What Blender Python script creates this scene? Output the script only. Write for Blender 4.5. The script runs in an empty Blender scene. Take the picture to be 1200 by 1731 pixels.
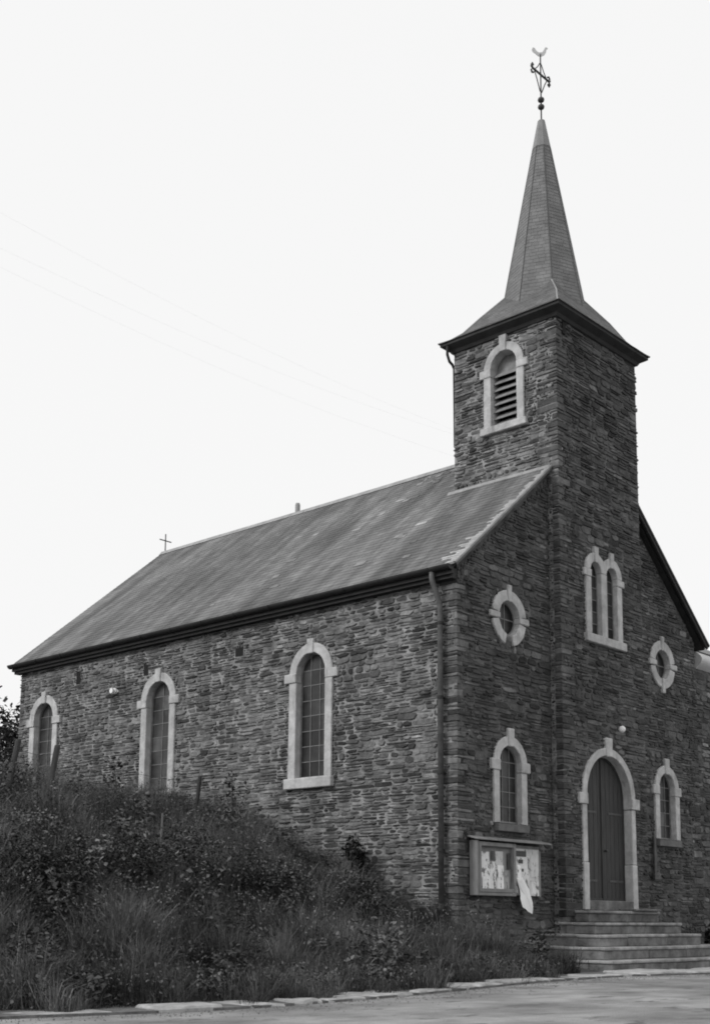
import bpy, bmesh, math, random
import numpy as np
from mathutils import Vector, Matrix

random.seed(11)
rng = np.random.default_rng(11)
R = math.radians
scene = bpy.context.scene
col = scene.collection

# ------------------------------------------------------------------ camera
CAM = Vector((-16.5683, -12.9503, 0.9037))
YAW, PITCH, ROLL = 0.8249, 0.1589, 0.0088
FPX, CYPX = 2119.14, 1211.5
fw = Vector((math.sin(YAW), math.cos(YAW), 0)); rt = Vector((math.cos(YAW), -math.sin(YAW), 0)); up = Vector((0, 0, 1))
fw, up = math.cos(PITCH) * fw + math.sin(PITCH) * up, math.cos(PITCH) * up - math.sin(PITCH) * fw
rt, up = math.cos(ROLL) * rt + math.sin(ROLL) * up, math.cos(ROLL) * up - math.sin(ROLL) * rt
cd = bpy.data.cameras.new('camera')
cd.sensor_fit = 'HORIZONTAL'; cd.sensor_width = 36; cd.lens = FPX / 1200 * 36
cd.shift_y = (CYPX - 865.5) / 1200
cd.clip_start = 0.05; cd.clip_end = 2000
cam = bpy.data.objects.new('camera', cd); col.objects.link(cam)
m = Matrix((rt, up, -fw)).transposed().to_4x4(); m.translation = CAM
cam.matrix_world = m
scene.camera = cam

# ------------------------------------------------------------------ sky, sun, exposure
SUN = Vector((-0.77, 0.32, 0.55)).normalized()
w = bpy.data.worlds.new('World'); scene.world = w; w.use_nodes = True
nt = w.node_tree; nt.nodes.clear()
sky = nt.nodes.new('ShaderNodeTexSky'); sky.sky_type = 'NISHITA'; sky.sun_disc = False
sky.sun_elevation = math.asin(SUN.z); sky.sun_rotation = math.atan2(SUN.x, SUN.y)
sky.dust_density = 6; sky.air_density = 1.5
bw = nt.nodes.new('ShaderNodeRGBToBW')
mx = nt.nodes.new('ShaderNodeMix'); mx.data_type = 'RGBA'; mx.inputs[0].default_value = 0.88   # thick even cloud over the clear sky
mx.inputs[7].default_value = (10.3, 10.3, 10.3, 1)
bg = nt.nodes.new('ShaderNodeBackground'); bg.inputs[1].default_value = 0.1
wo = nt.nodes.new('ShaderNodeOutputWorld')
nt.links.new(sky.outputs[0], bw.inputs[0]); nt.links.new(bw.outputs[0], mx.inputs[6])
nt.links.new(mx.outputs[2], bg.inputs[0]); nt.links.new(bg.outputs[0], wo.inputs[0])
sl = bpy.data.lights.new('sun', 'SUN'); sl.energy = 1.5; sl.angle = R(16); sl.color = (1, 1, 1)
so = bpy.data.objects.new('sun', sl); col.objects.link(so); so.location = (-20, 10, 40)
so.rotation_euler = SUN.to_track_quat('Z', 'Y').to_euler()
vs = scene.view_settings
vs.view_transform = 'Standard'; vs.look = 'None'; vs.exposure = 0; vs.gamma = 1
scene.cycles.max_bounces = 6
scene.cycles.pixel_filter_type = 'BLACKMAN_HARRIS'; scene.cycles.filter_width = 1.9

# ------------------------------------------------------------------ helpers
def grey(v): return (v, v, v, 1)

def material(name, lo, hi, rough=0.85, scale=6.0, tone=False, bump=0.3, bscale=40.0, stretch=(1, 1, 1), spec=0.3,
             blotch=None, detail=5, macro=None):
    """neutral grey material: noise between lo and hi, optional per-piece tone attribute, fine relief, optional second blotch layer"""
    mt = bpy.data.materials.new(name); mt.use_nodes = True
    t = mt.node_tree; N = t.nodes; L = t.links
    b = N['Principled BSDF']; b.inputs['Roughness'].default_value = rough
    b.inputs['Specular IOR Level'].default_value = spec
    tc = N.new('ShaderNodeTexCoord'); mp = N.new('ShaderNodeMapping'); mp.inputs['Scale'].default_value = stretch
    L.new(tc.outputs['Object'], mp.inputs[0])
    n = N.new('ShaderNodeTexNoise'); n.inputs['Scale'].default_value = scale; n.inputs['Detail'].default_value = detail
    n.inputs['Roughness'].default_value = 0.62
    L.new(mp.outputs[0], n.inputs[0])
    rp = N.new('ShaderNodeValToRGB')
    rp.color_ramp.elements[0].position = 0.3; rp.color_ramp.elements[0].color = grey(lo)
    rp.color_ramp.elements[1].position = 0.7; rp.color_ramp.elements[1].color = grey(hi)
    L.new(n.outputs[0], rp.inputs[0])
    out = rp.outputs[0]
    if tone:
        at = N.new('ShaderNodeAttribute'); at.attribute_name = 'tone'
        mu = N.new('ShaderNodeMix'); mu.data_type = 'RGBA'; mu.blend_type = 'MULTIPLY'; mu.inputs[0].default_value = 1
        L.new(out, mu.inputs[6]); L.new(at.outputs['Fac'], mu.inputs[7]); out = mu.outputs[2]
    if macro:                                   # broad damp and weathered areas
        n4 = N.new('ShaderNodeTexNoise'); n4.inputs['Scale'].default_value = macro[0]; n4.inputs['Detail'].default_value = 3
        L.new(tc.outputs['Object'], n4.inputs[0])
        r4 = N.new('ShaderNodeMapRange'); r4.inputs[1].default_value = .35; r4.inputs[2].default_value = .65; r4.inputs[3].default_value = macro[1]; r4.inputs[4].default_value = macro[2]
        L.new(n4.outputs[0], r4.inputs[0])
        m4 = N.new('ShaderNodeMix'); m4.data_type = 'RGBA'; m4.blend_type = 'MULTIPLY'; m4.inputs[0].default_value = 1
        L.new(out, m4.inputs[6]); L.new(r4.outputs[0], m4.inputs[7]); out = m4.outputs[2]
    if blotch:
        bs, b0, b1, bv, bst = blotch
        mp2 = N.new('ShaderNodeMapping'); mp2.inputs['Scale'].default_value = bst; L.new(tc.outputs['Object'], mp2.inputs[0])
        n2 = N.new('ShaderNodeTexNoise'); n2.inputs['Scale'].default_value = bs; n2.inputs['Detail'].default_value = 6
        n2.inputs['Roughness'].default_value = 0.7
        L.new(mp2.outputs[0], n2.inputs[0])
        r2 = N.new('ShaderNodeValToRGB'); r2.color_ramp.elements[0].position = b0; r2.color_ramp.elements[1].position = b1
        L.new(n2.outputs[0], r2.inputs[0])
        m2 = N.new('ShaderNodeMix'); m2.data_type = 'RGBA'; L.new(r2.outputs[0], m2.inputs[0])
        L.new(out, m2.inputs[6]); m2.inputs[7].default_value = grey(bv); out = m2.outputs[2]
    L.new(out, b.inputs['Base Color'])
    if bump:
        n3 = N.new('ShaderNodeTexNoise'); n3.inputs['Scale'].default_value = bscale; n3.inputs['Detail'].default_value = 4
        L.new(mp.outputs[0], n3.inputs[0])
        bp = N.new('ShaderNodeBump'); bp.inputs['Strength'].default_value = bump; bp.inputs['Distance'].default_value = 0.02
        L.new(n3.outputs[0], bp.inputs['Height']); L.new(bp.outputs[0], b.inputs['Normal'])
    return mt

M = {}
M['side_stone'] = material('side_stone', .55, 1.35, tone=True, scale=7, bump=.9, bscale=24, rough=.8, detail=8, macro=(.9, .6, 1.35))
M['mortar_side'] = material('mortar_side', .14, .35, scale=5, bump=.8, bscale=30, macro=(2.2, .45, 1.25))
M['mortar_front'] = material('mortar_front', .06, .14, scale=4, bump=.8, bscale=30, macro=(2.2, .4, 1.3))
M['trim'] = material('trim_limestone', .36, .56, scale=6, bump=.6, bscale=18, detail=12, macro=(1.7, .84, 1.1), blotch=(4, .56, .8, .2, (1.8, 1.8, .4)))
M['trim_dark'] = material('weathered_sill', .09, .18, scale=5, bump=.3, bscale=30)
M['slate'] = material('roof_slate', .5, 1.4, tone=True, scale=1.7, stretch=(.18, 1.1, .18), rough=.75, bump=.5, bscale=14, spec=.15,
                      detail=8, macro=(.5, .8, 1.2), blotch=(1.0, .5, .72, .075, (.12, .9, .12)))
M['spire_slate'] = material('spire_slate', .8, 1.2, tone=True, scale=2.5, rough=.6, bump=.2, bscale=40)
M['lichen_slate'] = material('pale_verge_slate', .26, .5, scale=7, bump=.3)
M['zinc'] = material('weathered_zinc', .2, .36, scale=5, rough=.55, bump=.1, spec=.5)
M['dark_metal'] = material('dark_gutter_metal', .015, .03, scale=5, rough=.6, bump=.1)
M['pipe'] = material('downpipe_metal', .06, .12, scale=7, rough=.55, bump=.1)
M['soffit'] = material('dark_eaves_wood', .025, .045, scale=4, rough=.8, bump=.2)
M['door'] = material('dark_door_wood', .024, .062, scale=5, stretch=(9, 9, .5), rough=.6, bump=.3, bscale=9)
M['louvre'] = material('louvre_wood', .16, .30, scale=6, rough=.8, bump=.2)
M['void'] = material('painted_interior_shade', .008, .012, bump=0)  # near-black colour paints the shade inside openings
M['glass'] = material('old_window_glass', .4, 1.3, tone=True, scale=3, rough=.3, bump=.05, bscale=8, spec=.3)
M['lead'] = material('window_lead', .14, .26, scale=9, rough=.6, bump=.1)
M['step'] = material('step_stone', .07, .25, scale=3.5, bump=.6, bscale=25, detail=9, macro=(1.1, .7, 1.25), blotch=(6, .60, .75, .06, (1, 1, 1)))
M['tread'] = material('skylit_tread', .15, .42, scale=4, bump=.5, bscale=25, detail=9, macro=(1.1, .7, 1.2))  # paler than the step stone: skylight on the treads is in the colour
M['kerb'] = material('pale_kerb_stone', .22, .5, scale=5, bump=.5, bscale=20)
M['asphalt'] = material('road_asphalt', .13, .36, scale=1.1, bump=.9, bscale=45, stretch=(.85, 1.2, 1), rough=.9, detail=15, macro=(.3, .75, 1.3), blotch=(1.4, .58, .64, .12, (.8, 1.5, 1)))
M['kerb_bed'] = material('gritty_kerb_bed', .07, .2, scale=9, bump=.8, bscale=40, detail=9)
M['soil'] = material('bank_soil', .03, .07, scale=3, bump=.6, bscale=15)
M['grass'] = material('long_grass', .8, 1.2, tone=True, scale=1.2, bump=0, rough=.9, spec=.08)
M['leaf'] = material('bush_leaf', .8, 1.2, tone=True, scale=2, bump=0, rough=.9, spec=.08)
M['bark'] = material('dark_bark', .04, .09, scale=10, stretch=(1, 1, .2), bump=.5, bscale=20)
M['post'] = material('old_fence_wood', .03, .07, scale=9, stretch=(1, 1, .15), bump=.5, bscale=20)
M['pale_stake'] = material('pale_stake_wood', .1, .18, scale=9, stretch=(1, 1, .15), bump=.4, bscale=20)
M['board'] = material('notice_board_wood', .17, .28, scale=5, stretch=(1, 1, .4), bump=.3, bscale=20)
M['paper'] = material('weathered_paper', .65, .9, tone=True, scale=4, bump=.15, bscale=12, blotch=(13, .53, .6, .16, (1, 1, .5)))
M['white'] = material('white_enamel', .8, .85, rough=.35, bump=0)
M['cloth'] = material('white_sheet', .78, .85, scale=5, bump=.2, bscale=6)
M['iron'] = material('wrought_iron', .04, .08, rough=.5, bump=.1)
M['gilt'] = material('pale_vane_metal', .45, .6, rough=.4, bump=0)
M['wire'] = material('pale_wire', .6, .62, rough=.5, bump=0)

class MB:
    def __init__(s): s.v = []; s.f = []; s.t = []
    def add(s, verts, faces, tone=1.0):
        o = len(s.v); s.v += [tuple(p) for p in verts]; s.f += [[i + o for i in f] for f in faces]; s.t += [tone] * len(verts)
    def box(s, lo, hi, tone=1.0, jit=0):
        x0, y0, z0 = lo; x1, y1, z1 = hi
        vs_ = [(x, y, z) for x in (x0, x1) for y in (y0, y1) for z in (z0, z1)]
        if jit: vs_ = [tuple(c + random.uniform(-jit, jit) for c in p) for p in vs_]
        s.add(vs_, [(0, 1, 3, 2), (4, 6, 7, 5), (0, 4, 5, 1), (2, 3, 7, 6), (0, 2, 6, 4), (1, 5, 7, 3)], tone)
    def tube(s, pts, rad, n=8, tone=1.0):
        pts = [Vector(p) for p in pts]; rads = rad if isinstance(rad, (list, tuple)) else [rad] * len(pts)
        vs_ = []; fs = []
        for i, p in enumerate(pts):
            d = (pts[min(i + 1, len(pts) - 1)] - pts[max(i - 1, 0)]).normalized()
            a = d.orthogonal().normalized() if abs(d.z) > .95 else d.cross(Vector((0, 0, 1))).normalized()
            b = d.cross(a)
            for k in range(n):
                q = 2 * math.pi * k / n; vs_.append(p + rads[i] * (math.cos(q) * a + math.sin(q) * b))
        for i in range(len(pts) - 1):
            for k in range(n):
                fs.append((i * n + k, i * n + (k + 1) % n, (i + 1) * n + (k + 1) % n, (i + 1) * n + k))
        fs.append(tuple(range(n))[::-1]); fs.append(tuple(range((len(pts) - 1) * n, len(pts) * n)))
        s.add(vs_, fs, tone)
    def ball(s, c, r, n=12, sq=(1, 1, 1)):
        vs_ = []; fs = []
        for i in range(n // 2 + 1):
            th = math.pi * i / (n // 2)
            for k in range(n):
                ph = 2 * math.pi * k / n
                vs_.append((c[0] + sq[0] * r * math.sin(th) * math.cos(ph), c[1] + sq[1] * r * math.sin(th) * math.sin(ph), c[2] + sq[2] * r * math.cos(th)))
        for i in range(n // 2):
            for k in range(n): fs.append((i * n + k, i * n + (k + 1) % n, (i + 1) * n + (k + 1) % n, (i + 1) * n + k))
        s.add(vs_, fs)
    def build(s, name, mat, parent=None, smooth=False, bevel=0, recalc=True):
        me = bpy.data.meshes.new(name); me.from_pydata(s.v, [], s.f)
        at = me.attributes.new('tone', 'FLOAT', 'POINT'); at.data.foreach_set('value', s.t)
        if recalc or bevel:
            bm = bmesh.new(); bm.from_mesh(me)
            if recalc: bmesh.ops.recalc_face_normals(bm, faces=bm.faces)
            if bevel:
                es = [e for e in bm.edges if len(e.link_faces) == 2 and e.calc_face_angle(0) > .5]
                bmesh.ops.bevel(bm, geom=es, offset=bevel, segments=1, affect='EDGES', clamp_overlap=True)
            bm.to_mesh(me); bm.free()
        if smooth: me.polygons.foreach_set('use_smooth', [True] * len(me.polygons))
        return link(name, me, mat, parent)

def link(name, me, mat, parent=None):
    me.materials.append(mat if not isinstance(mat, str) else M[mat])
    o = bpy.data.objects.new(name, me); col.objects.link(o)
    if parent is not None: attach(o, parent)
    return o
def origin(o):
    v = Vector((0, 0, 0))
    while o is not None: v = v + o.location; o = o.parent
    return v
def attach(o, parent):
    o.parent = parent
    o.location = -origin(parent)           # meshes hold world coordinates
def tag(o, label, cat, group=None, kind=None):
    o['label'] = label; o['category'] = cat
    if group: o['group'] = group
    if kind: o['kind'] = kind
    return o
def empty(name, loc, parent=None):
    o = bpy.data.objects.new(name, None); o.empty_display_size = .3; col.objects.link(o)
    o.location = loc
    return o

def tri_mesh(name, V, F, T, mat, parent=None):
    """V (n,3) array, F (m,3) int array, T (n) tone"""
    me = bpy.data.meshes.new(name)
    me.vertices.add(len(V)); me.vertices.foreach_set('co', np.ascontiguousarray(V, dtype=np.float32).ravel())
    me.loops.add(len(F) * 3); me.loops.foreach_set('vertex_index', np.ascontiguousarray(F, dtype=np.int32).ravel())
    me.polygons.add(len(F)); me.polygons.foreach_set('loop_start', np.arange(0, len(F) * 3, 3, dtype=np.int32))
    at = me.attributes.new('tone', 'FLOAT', 'POINT'); at.data.foreach_set('value', np.ascontiguousarray(T, dtype=np.float32))
    me.update(calc_edges=True); me.validate()
    return link(name, me, mat, parent)

def project(p):
    v = Vector(p) - CAM; z = v.dot(fw)
    return 600 + FPX * v.dot(rt) / z, CYPX - FPX * v.dot(up) / z

# ------------------------------------------------------------------ dimensions (metres, road level = 0)
W, L = 8.5, 13.46
C = W / 2 + 0.07
OV, ZE, ZR = 0.173, 6.92, 10.76
SL = (ZR - ZE) / (C + OV)                       # roof pitch
P, TW, TD = 0.25, 2.98, 2.5
TL, TR = C - TW / 2, C + TW / 2
TB = -P + TD
ZT = 12.72; TO = 0.21; ZS = 18.0
def roofz(x): return ZE + SL * (min(x, 2 * C - x) + OV)

# ------------------------------------------------------------------ terrain
def interp(x, pts):
    return float(np.interp(x, [p[0] for p in pts], [p[1] for p in pts]))
EDGE = [(-200, -2.4), (-20, -2.6), (-10.3, -2.9), (-8.5, -3.1), (-7.3, -3.15), (-5.8, -3.0), (-3.6, -2.5), (-2, -2.2), (.3, -1.75), (1.7, -1.75), (200, -1.75)]
KERB = [(-200, -3.1), (-20, -3.2), (-10.7, -3.5), (-9.2, -3.95), (-7.7, -4.0), (-5.5, -3.7), (-2.2, -2.98), (0, -2.75), (3, -2.82), (12, -2.9), (200, -2.9)]
PROF = [(-400, 0), (0, .03), (1, .2), (2.1, .5), (3.5, 1.0), (4.8, 1.55), (6.8, 2.3), (9, 2.85), (14, 3.05), (60, 4.2), (400, 6)]
def np_terrain(x, y):
    e = np.interp(x, [p[0] for p in EDGE], [p[1] for p in EDGE]); s_ = y - e
    h = np.interp(s_, [p[0] for p in PROF], [p[1] for p in PROF])
    east = np.clip((x - 1.0) / 2.5, 0, 1)
    h = h * (1 - east) + east * np.clip(s_ * .12, 0, .4)
    h = h + np.where(s_ > .2, .10 * np.sin(x * 1.7 + y * .6) * np.sin(y * 1.3 + 1) * np.clip(s_ / 3, 0, 1) * (1 - east), 0)
    q = (x + 16.6) * .68 + (y + 12.95) * .73
    t = np.clip((8 - q) / 5, 0, 1); t = t * t * (3 - 2 * t)
    t = t * np.clip((-s_ - .2) / 3, 0, 1)
    return h - .7 * t
def ter(x, y): return float(np_terrain(np.array([x]), np.array([y]))[0])

def axis(a, b, c, d, f, n):
    return sorted(set([round(float(v), 3) for v in np.concatenate([np.linspace(a, b, n), np.arange(b, c, f), np.linspace(c, d, n)])]))
def sheet(name, xs, ys, zf, mat):
    X, Y = np.meshgrid(xs, ys, indexing='ij'); Z = zf(X, Y); nx, ny = X.shape
    V = np.stack([X, Y, Z], -1).reshape(-1, 3); i = np.arange(nx * ny).reshape(nx, ny)
    a, b, c_, d = i[:-1, :-1].ravel(), i[1:, :-1].ravel(), i[1:, 1:].ravel(), i[:-1, 1:].ravel()
    F = np.concatenate([np.stack([a, b, c_], 1), np.stack([a, c_, d], 1)])
    o = tri_mesh(name, V, F, np.ones(len(V)), mat)
    o.data.polygons.foreach_set('use_smooth', [True] * len(o.data.polygons)); return o
xs = axis(-180, -22, 14, 180, .4, 14); ys = axis(-160, -20, 20, 200, .4, 14)
g = sheet('ground', xs, ys, lambda X, Y: np_terrain(X, Y) - .012, M['soil']); g['kind'] = 'structure'
# road: one strip whose near edge follows the kerb line
xr = axis(-180, -24, 16, 180, .5, 14); tt = np.concatenate([np.linspace(0, 6, 25), np.linspace(6.5, 9, 5)])
X, T_ = np.meshgrid(xr, tt, indexing='ij')
Kx = np.interp(X, [p[0] for p in KERB], [p[1] for p in KERB])
Y = Kx + .12 - T_
Zr = np_terrain(X, Y) + .006 + .012 * np.sin(X * .9) * np.sin(Y * 1.3) * 0
nx, ny = X.shape; V = np.stack([X, Y, Zr], -1).reshape(-1, 3); i = np.arange(nx * ny).reshape(nx, ny)
a, b, c_, d = i[:-1, :-1].ravel(), i[1:, :-1].ravel(), i[1:, 1:].ravel(), i[:-1, 1:].ravel()
road = tri_mesh('road', V, np.concatenate([np.stack([a, b, c_], 1), np.stack([a, c_, d], 1)]), np.ones(len(V)), M['asphalt']); road['kind'] = 'structure'
road.data.polygons.foreach_set('use_smooth', [True] * len(road.data.polygons))

# kerb: bedding strip plus single pale edging stones
mb = MB()
kx = -24.0; ks = []
while kx < 12:
    ln = random.uniform(.3, .8) if kx < .2 else random.uniform(1.2, 2.1)
    ks.append((kx, kx + ln)); kx += ln + (random.uniform(.06, .4) if kx < .2 else .015)
for x0, x1 in [(-24 + k, -23 + k) for k in range(36)]:
    ya, yb = interp(x0, KERB), interp(x1, KERB)
    ea, eb = max(interp(x0, EDGE), ya + .4), max(interp(x1, EDGE), yb + .4)
    za, zb = ter(x0, ya), ter(x1, yb)
    mb.add([(x0, ya + .02, za - .2), (x1, yb + .02, zb - .2), (x1, eb, zb - .2), (x0, ea, za - .2),
            (x0, ya + .02, za + .03), (x1, yb + .02, zb + .03), (x1, eb, zb + .03), (x0, ea, za + .03)],
           [(0, 1, 2, 3), (4, 5, 6, 7), (0, 1, 5, 4), (1, 2, 6, 5), (2, 3, 7, 6), (3, 0, 4, 7)])
kerb = mb.build('kerb', 'kerb_bed'); kerb['kind'] = 'structure'
for x0, x1 in ks:
    mb = MB(); j = lambda a_=.07: random.uniform(-a_, a_)
    wide = random.uniform(.28, .7) if x0 < .2 else random.uniform(.85, .95)
    fr = [(x0 + (x1 - x0) * f + (j(.03) if 0 < f < 1 else 0), interp(x0 + (x1 - x0) * f, KERB) + abs(j(.06))) for f in (0, .25, .5, .75, 1)]
    sk = random.uniform(-.15, .15) if x0 < .2 else 0
    bk = [(x0 + (x1 - x0) * f + sk + j(.03), interp(x0 + (x1 - x0) * f, KERB) + wide + j(.09)) for f in (1, .75, .5, .25, 0)]
    base = fr + bk
    if x0 > .2: base = [(x, y_) for (x, y_) in base]
    z0 = ter((x0 + x1) / 2, interp((x0 + x1) / 2, KERB) - .2)
    hz = random.uniform(.035, .065)
    n_ = len(base)
    mb.add([(x, y_, z0 - .12) for x, y_ in base] + [(x, y_, z0 + hz + j(.012)) for x, y_ in base],
           [tuple(range(n_))[::-1], tuple(range(n_, 2 * n_))] + [(k, (k + 1) % n_, n_ + (k + 1) % n_, n_ + k) for k in range(n_)])
    mb.build('edging_stone', 'kerb', kerb, bevel=.02)

# grit washed along the kerb
n = 2600; gx = rng.uniform(-14, 7, n); gy = np.interp(gx, [p[0] for p in KERB], [p[1] for p in KERB]) - np.abs(rng.normal(0, .35, n)) + .05
gs = rng.uniform(.004, .016, n); gzz = np_terrain(gx, gy) + .006
tet = np.array([[1, 0, -.3], [-.5, .87, -.3], [-.5, -.87, -.3], [0, 0, .8]])
V = (np.stack([gx, gy, gzz], 1)[:, None, :] + (tet[None] + rng.normal(0, .2, (n, 4, 3))) * gs[:, None, None]).reshape(-1, 3)
o_ = np.arange(n)[:, None] * 4
F = np.concatenate([o_ + np.array([q]) for q in ([0, 1, 3], [1, 2, 3], [2, 0, 3])])
tag(tri_mesh('grit', V, F, np.ones(len(V)), M['kerb_bed']), 'loose grit along the road edge by the kerb', 'grit', kind='stuff')

# ------------------------------------------------------------------ church: frames for each wall (u along wall, n outward, z up)
def F_side(u, n, z): return (-n, u, z)
def F_front(u, n, z): return (u, -n, z)
def F_tfront(u, n, z): return (u, -P - n, z)
def F_tleft(u, n, z): return (TL - n, u, z)

church = empty('church', (C, L / 2, 0))
tag(church, 'rubble stone village church with square tower and octagonal slate spire', 'church')

def arc(cu, cz, r, a0, a1, n):
    return [(cu + r * math.cos(a0 + (a1 - a0) * k / n), cz + r * math.sin(a0 + (a1 - a0) * k / n)) for k in range(n + 1)]
def archpoly(cu, r, zs, zsp, n=20):
    return [(cu - r, zs), (cu + r, zs)] + arc(cu, zsp, r, 0, math.pi, n)
def extr(mb, poly, F, n0, n1, tone=1.0):
    k = len(poly)
    mb.add([F(u, n0, z) for u, z in poly] + [F(u, n1, z) for u, z in poly],
           [tuple(range(k))[::-1], tuple(range(k, 2 * k))] + [(i, (i + 1) % k, k + (i + 1) % k, k + i) for i in range(k)], tone)
def piece(name, poly, F, n0, n1, mat, parent, bevel=.008, tone=1.0):
    if mat == 'trim':                      # hand-dressed: no two blocks quite alike, arrises a little rounded
        poly = [(u + random.uniform(-.006, .006), z + random.uniform(-.003, .003)) for u, z in poly]; n1 += random.uniform(-.008, .008); bevel = random.uniform(.008, .016)
    mb = MB(); extr(mb, poly, F, n0, n1, tone); return mb.build(name, mat, parent, bevel=bevel)
def rect(u0, u1, z0, z1): return [(u0, z0), (u1, z0), (u1, z1), (u0, z1)]
def clip_convex(poly, shape):
    out = poly
    for i in range(len(shape)):
        a_, b_ = shape[i], shape[(i + 1) % len(shape)]
        ins = lambda p: (b_[0] - a_[0]) * (p[1] - a_[1]) - (b_[1] - a_[1]) * (p[0] - a_[0]) >= -1e-9
        res = []
        for k in range(len(out)):
            p, q = out[k], out[(k + 1) % len(out)]
            ip, iq = ins(p), ins(q)
            if ip: res.append(p)
            if ip != iq:
                den = (b_[0] - a_[0]) * (q[1] - p[1]) - (b_[1] - a_[1]) * (q[0] - p[0])
                t = ((a_[0] - p[0]) * (b_[1] - a_[1]) * -1 + (a_[1] - p[1]) * (b_[0] - a_[0])) / den if den else 0
                t = max(0, min(1, t)); res.append((p[0] + t * (q[0] - p[0]), p[1] + t * (q[1] - p[1])))
        out = res
        if not out: return []
    return out

holes = {'side': [], 'front': [], 'tfront': [], 'tleft': []}      # outlines of the cut openings
block = {'side': [], 'front': [], 'tfront': [], 'tleft': []}      # tests: is (u, z) covered by dressed stone

def block_arch(wall, cu, r, z0, zsp, extra=()):
    def t(u, z):
        if abs(u - cu) < r and z0 < z < zsp: return True
        if z >= zsp and (u - cu) ** 2 + (z - zsp) ** 2 < r * r: return True
        return any(a_ < u < b_ and c0 < z < c1 for a_, b_, c0, c1 in extra)
    block[wall].append(t)

def glazing(win, F, cu, r, zs, zsp, depth, cols, rows, ptone=(.03, .075)):
    shape = archpoly(cu, r, zs, zsp, 16); top = zsp + r
    for a_ in range(cols):
        for b_ in range(rows):
            u0 = cu - r + 2 * r * a_ / cols; u1 = u0 + 2 * r / cols
            z0 = zs + (top - zs) * b_ / rows; z1 = z0 + (top - zs) / rows
            pg = clip_convex(rect(u0, u1, z0, z1), shape)
            if len(pg) < 3: continue
            if max(p[0] for p in pg) - min(p[0] for p in pg) < .02: continue
            tl = random.uniform(-.004, .004)
            piece('pane', pg, F, depth - .014 + tl, depth + tl, 'glass', win, bevel=0, tone=random.uniform(*ptone) * (1 if random.random() > .12 else 1.9))
    mb = MB(); e = .006
    for a_ in range(1, cols):
        u = cu - r + 2 * r * a_ / cols; zt = zsp + math.sqrt(max(0, r * r - (u - cu) ** 2))
        extr(mb, rect(u - e, u + e, zs, zt), F, depth - .008, depth + .014)
    for b_ in range(1, rows):
        z = zs + (top - zs) * b_ / rows; hw = r if z < zsp else math.sqrt(max(0, r * r - (z - zsp) ** 2))
        extr(mb, rect(cu - hw, cu + hw, z - e, z + e), F, depth - .007, depth + .012)
    mb.build('glazing_bars', 'lead', win)

def surround(win, F, cu, r, wd, zs, zsp, key_top, imp=None, proud=.05, deep=-.2, sill=None, key_w=.075, jamb_split=None, mat='trim'):
    ro = r + wd; kw = key_w / r; kwo = key_w * 1.15 / ro
    for sgn in (1, -1):
        a0, a1 = (0, math.pi / 2 - kw) if sgn > 0 else (math.pi, math.pi / 2 + kw)
        b1 = math.pi / 2 - kwo if sgn > 0 else math.pi / 2 + kwo
        pg = arc(cu, zsp, r, a0, a1, 10) + arc(cu, zsp, ro, b1, a0, 10)
        piece('arch_stone', pg, F, deep, proud, mat, win)
        ja, jb = (cu + r, cu + ro) if sgn > 0 else (cu - ro, cu - r)
        it, ib = imp[0], imp[1]
        zz = [zs] + ([jamb_split] if jamb_split else []) + [ib]
        for q in range(len(zz) - 1):
            ex = .012 if (jamb_split and q == 0) else 0
            piece('jamb', rect(ja - ex, jb + ex, zz[q] + (.003 if q else 0), zz[q + 1] - .003), F, deep, proud + ex * .5, mat, win)
        oa, ob = (cu + r - .004, cu + ro + imp[2]) if sgn > 0 else (cu - ro - imp[2], cu - r + .004)
        piece('impost', rect(oa, ob, ib, it), F, deep, proud + .015, mat, win)
        if it < zsp:
            piece('jamb', rect(ja, jb, it + .003, zsp - .002), F, deep, proud, mat, win)
    kb = zsp + r - .02
    piece('keystone', [(cu - key_w, kb), (cu + key_w, kb), (cu + key_w * 1.25, key_top), (cu - key_w * 1.25, key_top)], F, deep, proud + .025, mat, win)
    if sill:
        piece('sill', rect(cu - sill[2], cu + sill[2], sill[0], sill[1]), F, deep, proud + .055, sill[3] if len(sill) > 3 else 'trim', win)

def frame_ring(F, cu, r, zs, zsp, depth, mat, parent, wd=.03, name='window'):
    """slim fixed frame that holds the glass: the window part itself"""
    o_, i_ = archpoly(cu, r, zs, zsp), archpoly(cu, r - wd, zs + wd, zsp)
    mb = MB(); k = len(o_)
    for n in (depth - .03, depth + .03):
        pass
    vs_ = [F(u, depth - .03, z) for u, z in o_] + [F(u, depth - .03, z) for u, z in i_] + [F(u, depth + .025, z) for u, z in o_] + [F(u, depth + .025, z) for u, z in i_]
    fs = []
    for q in range(k):
        a_, b_ = q, (q + 1) % k
        fs += [(a_, b_, k + b_, k + a_), (2 * k + a_, 3 * k + a_, 3 * k + b_, 2 * k + b_), (a_, 2 * k + a_, 2 * k + b_, b_), (k + a_, k + b_, 3 * k + b_, 3 * k + a_)]
    mb.add(vs_, fs); return mb.build(name, mat, parent)

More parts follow.
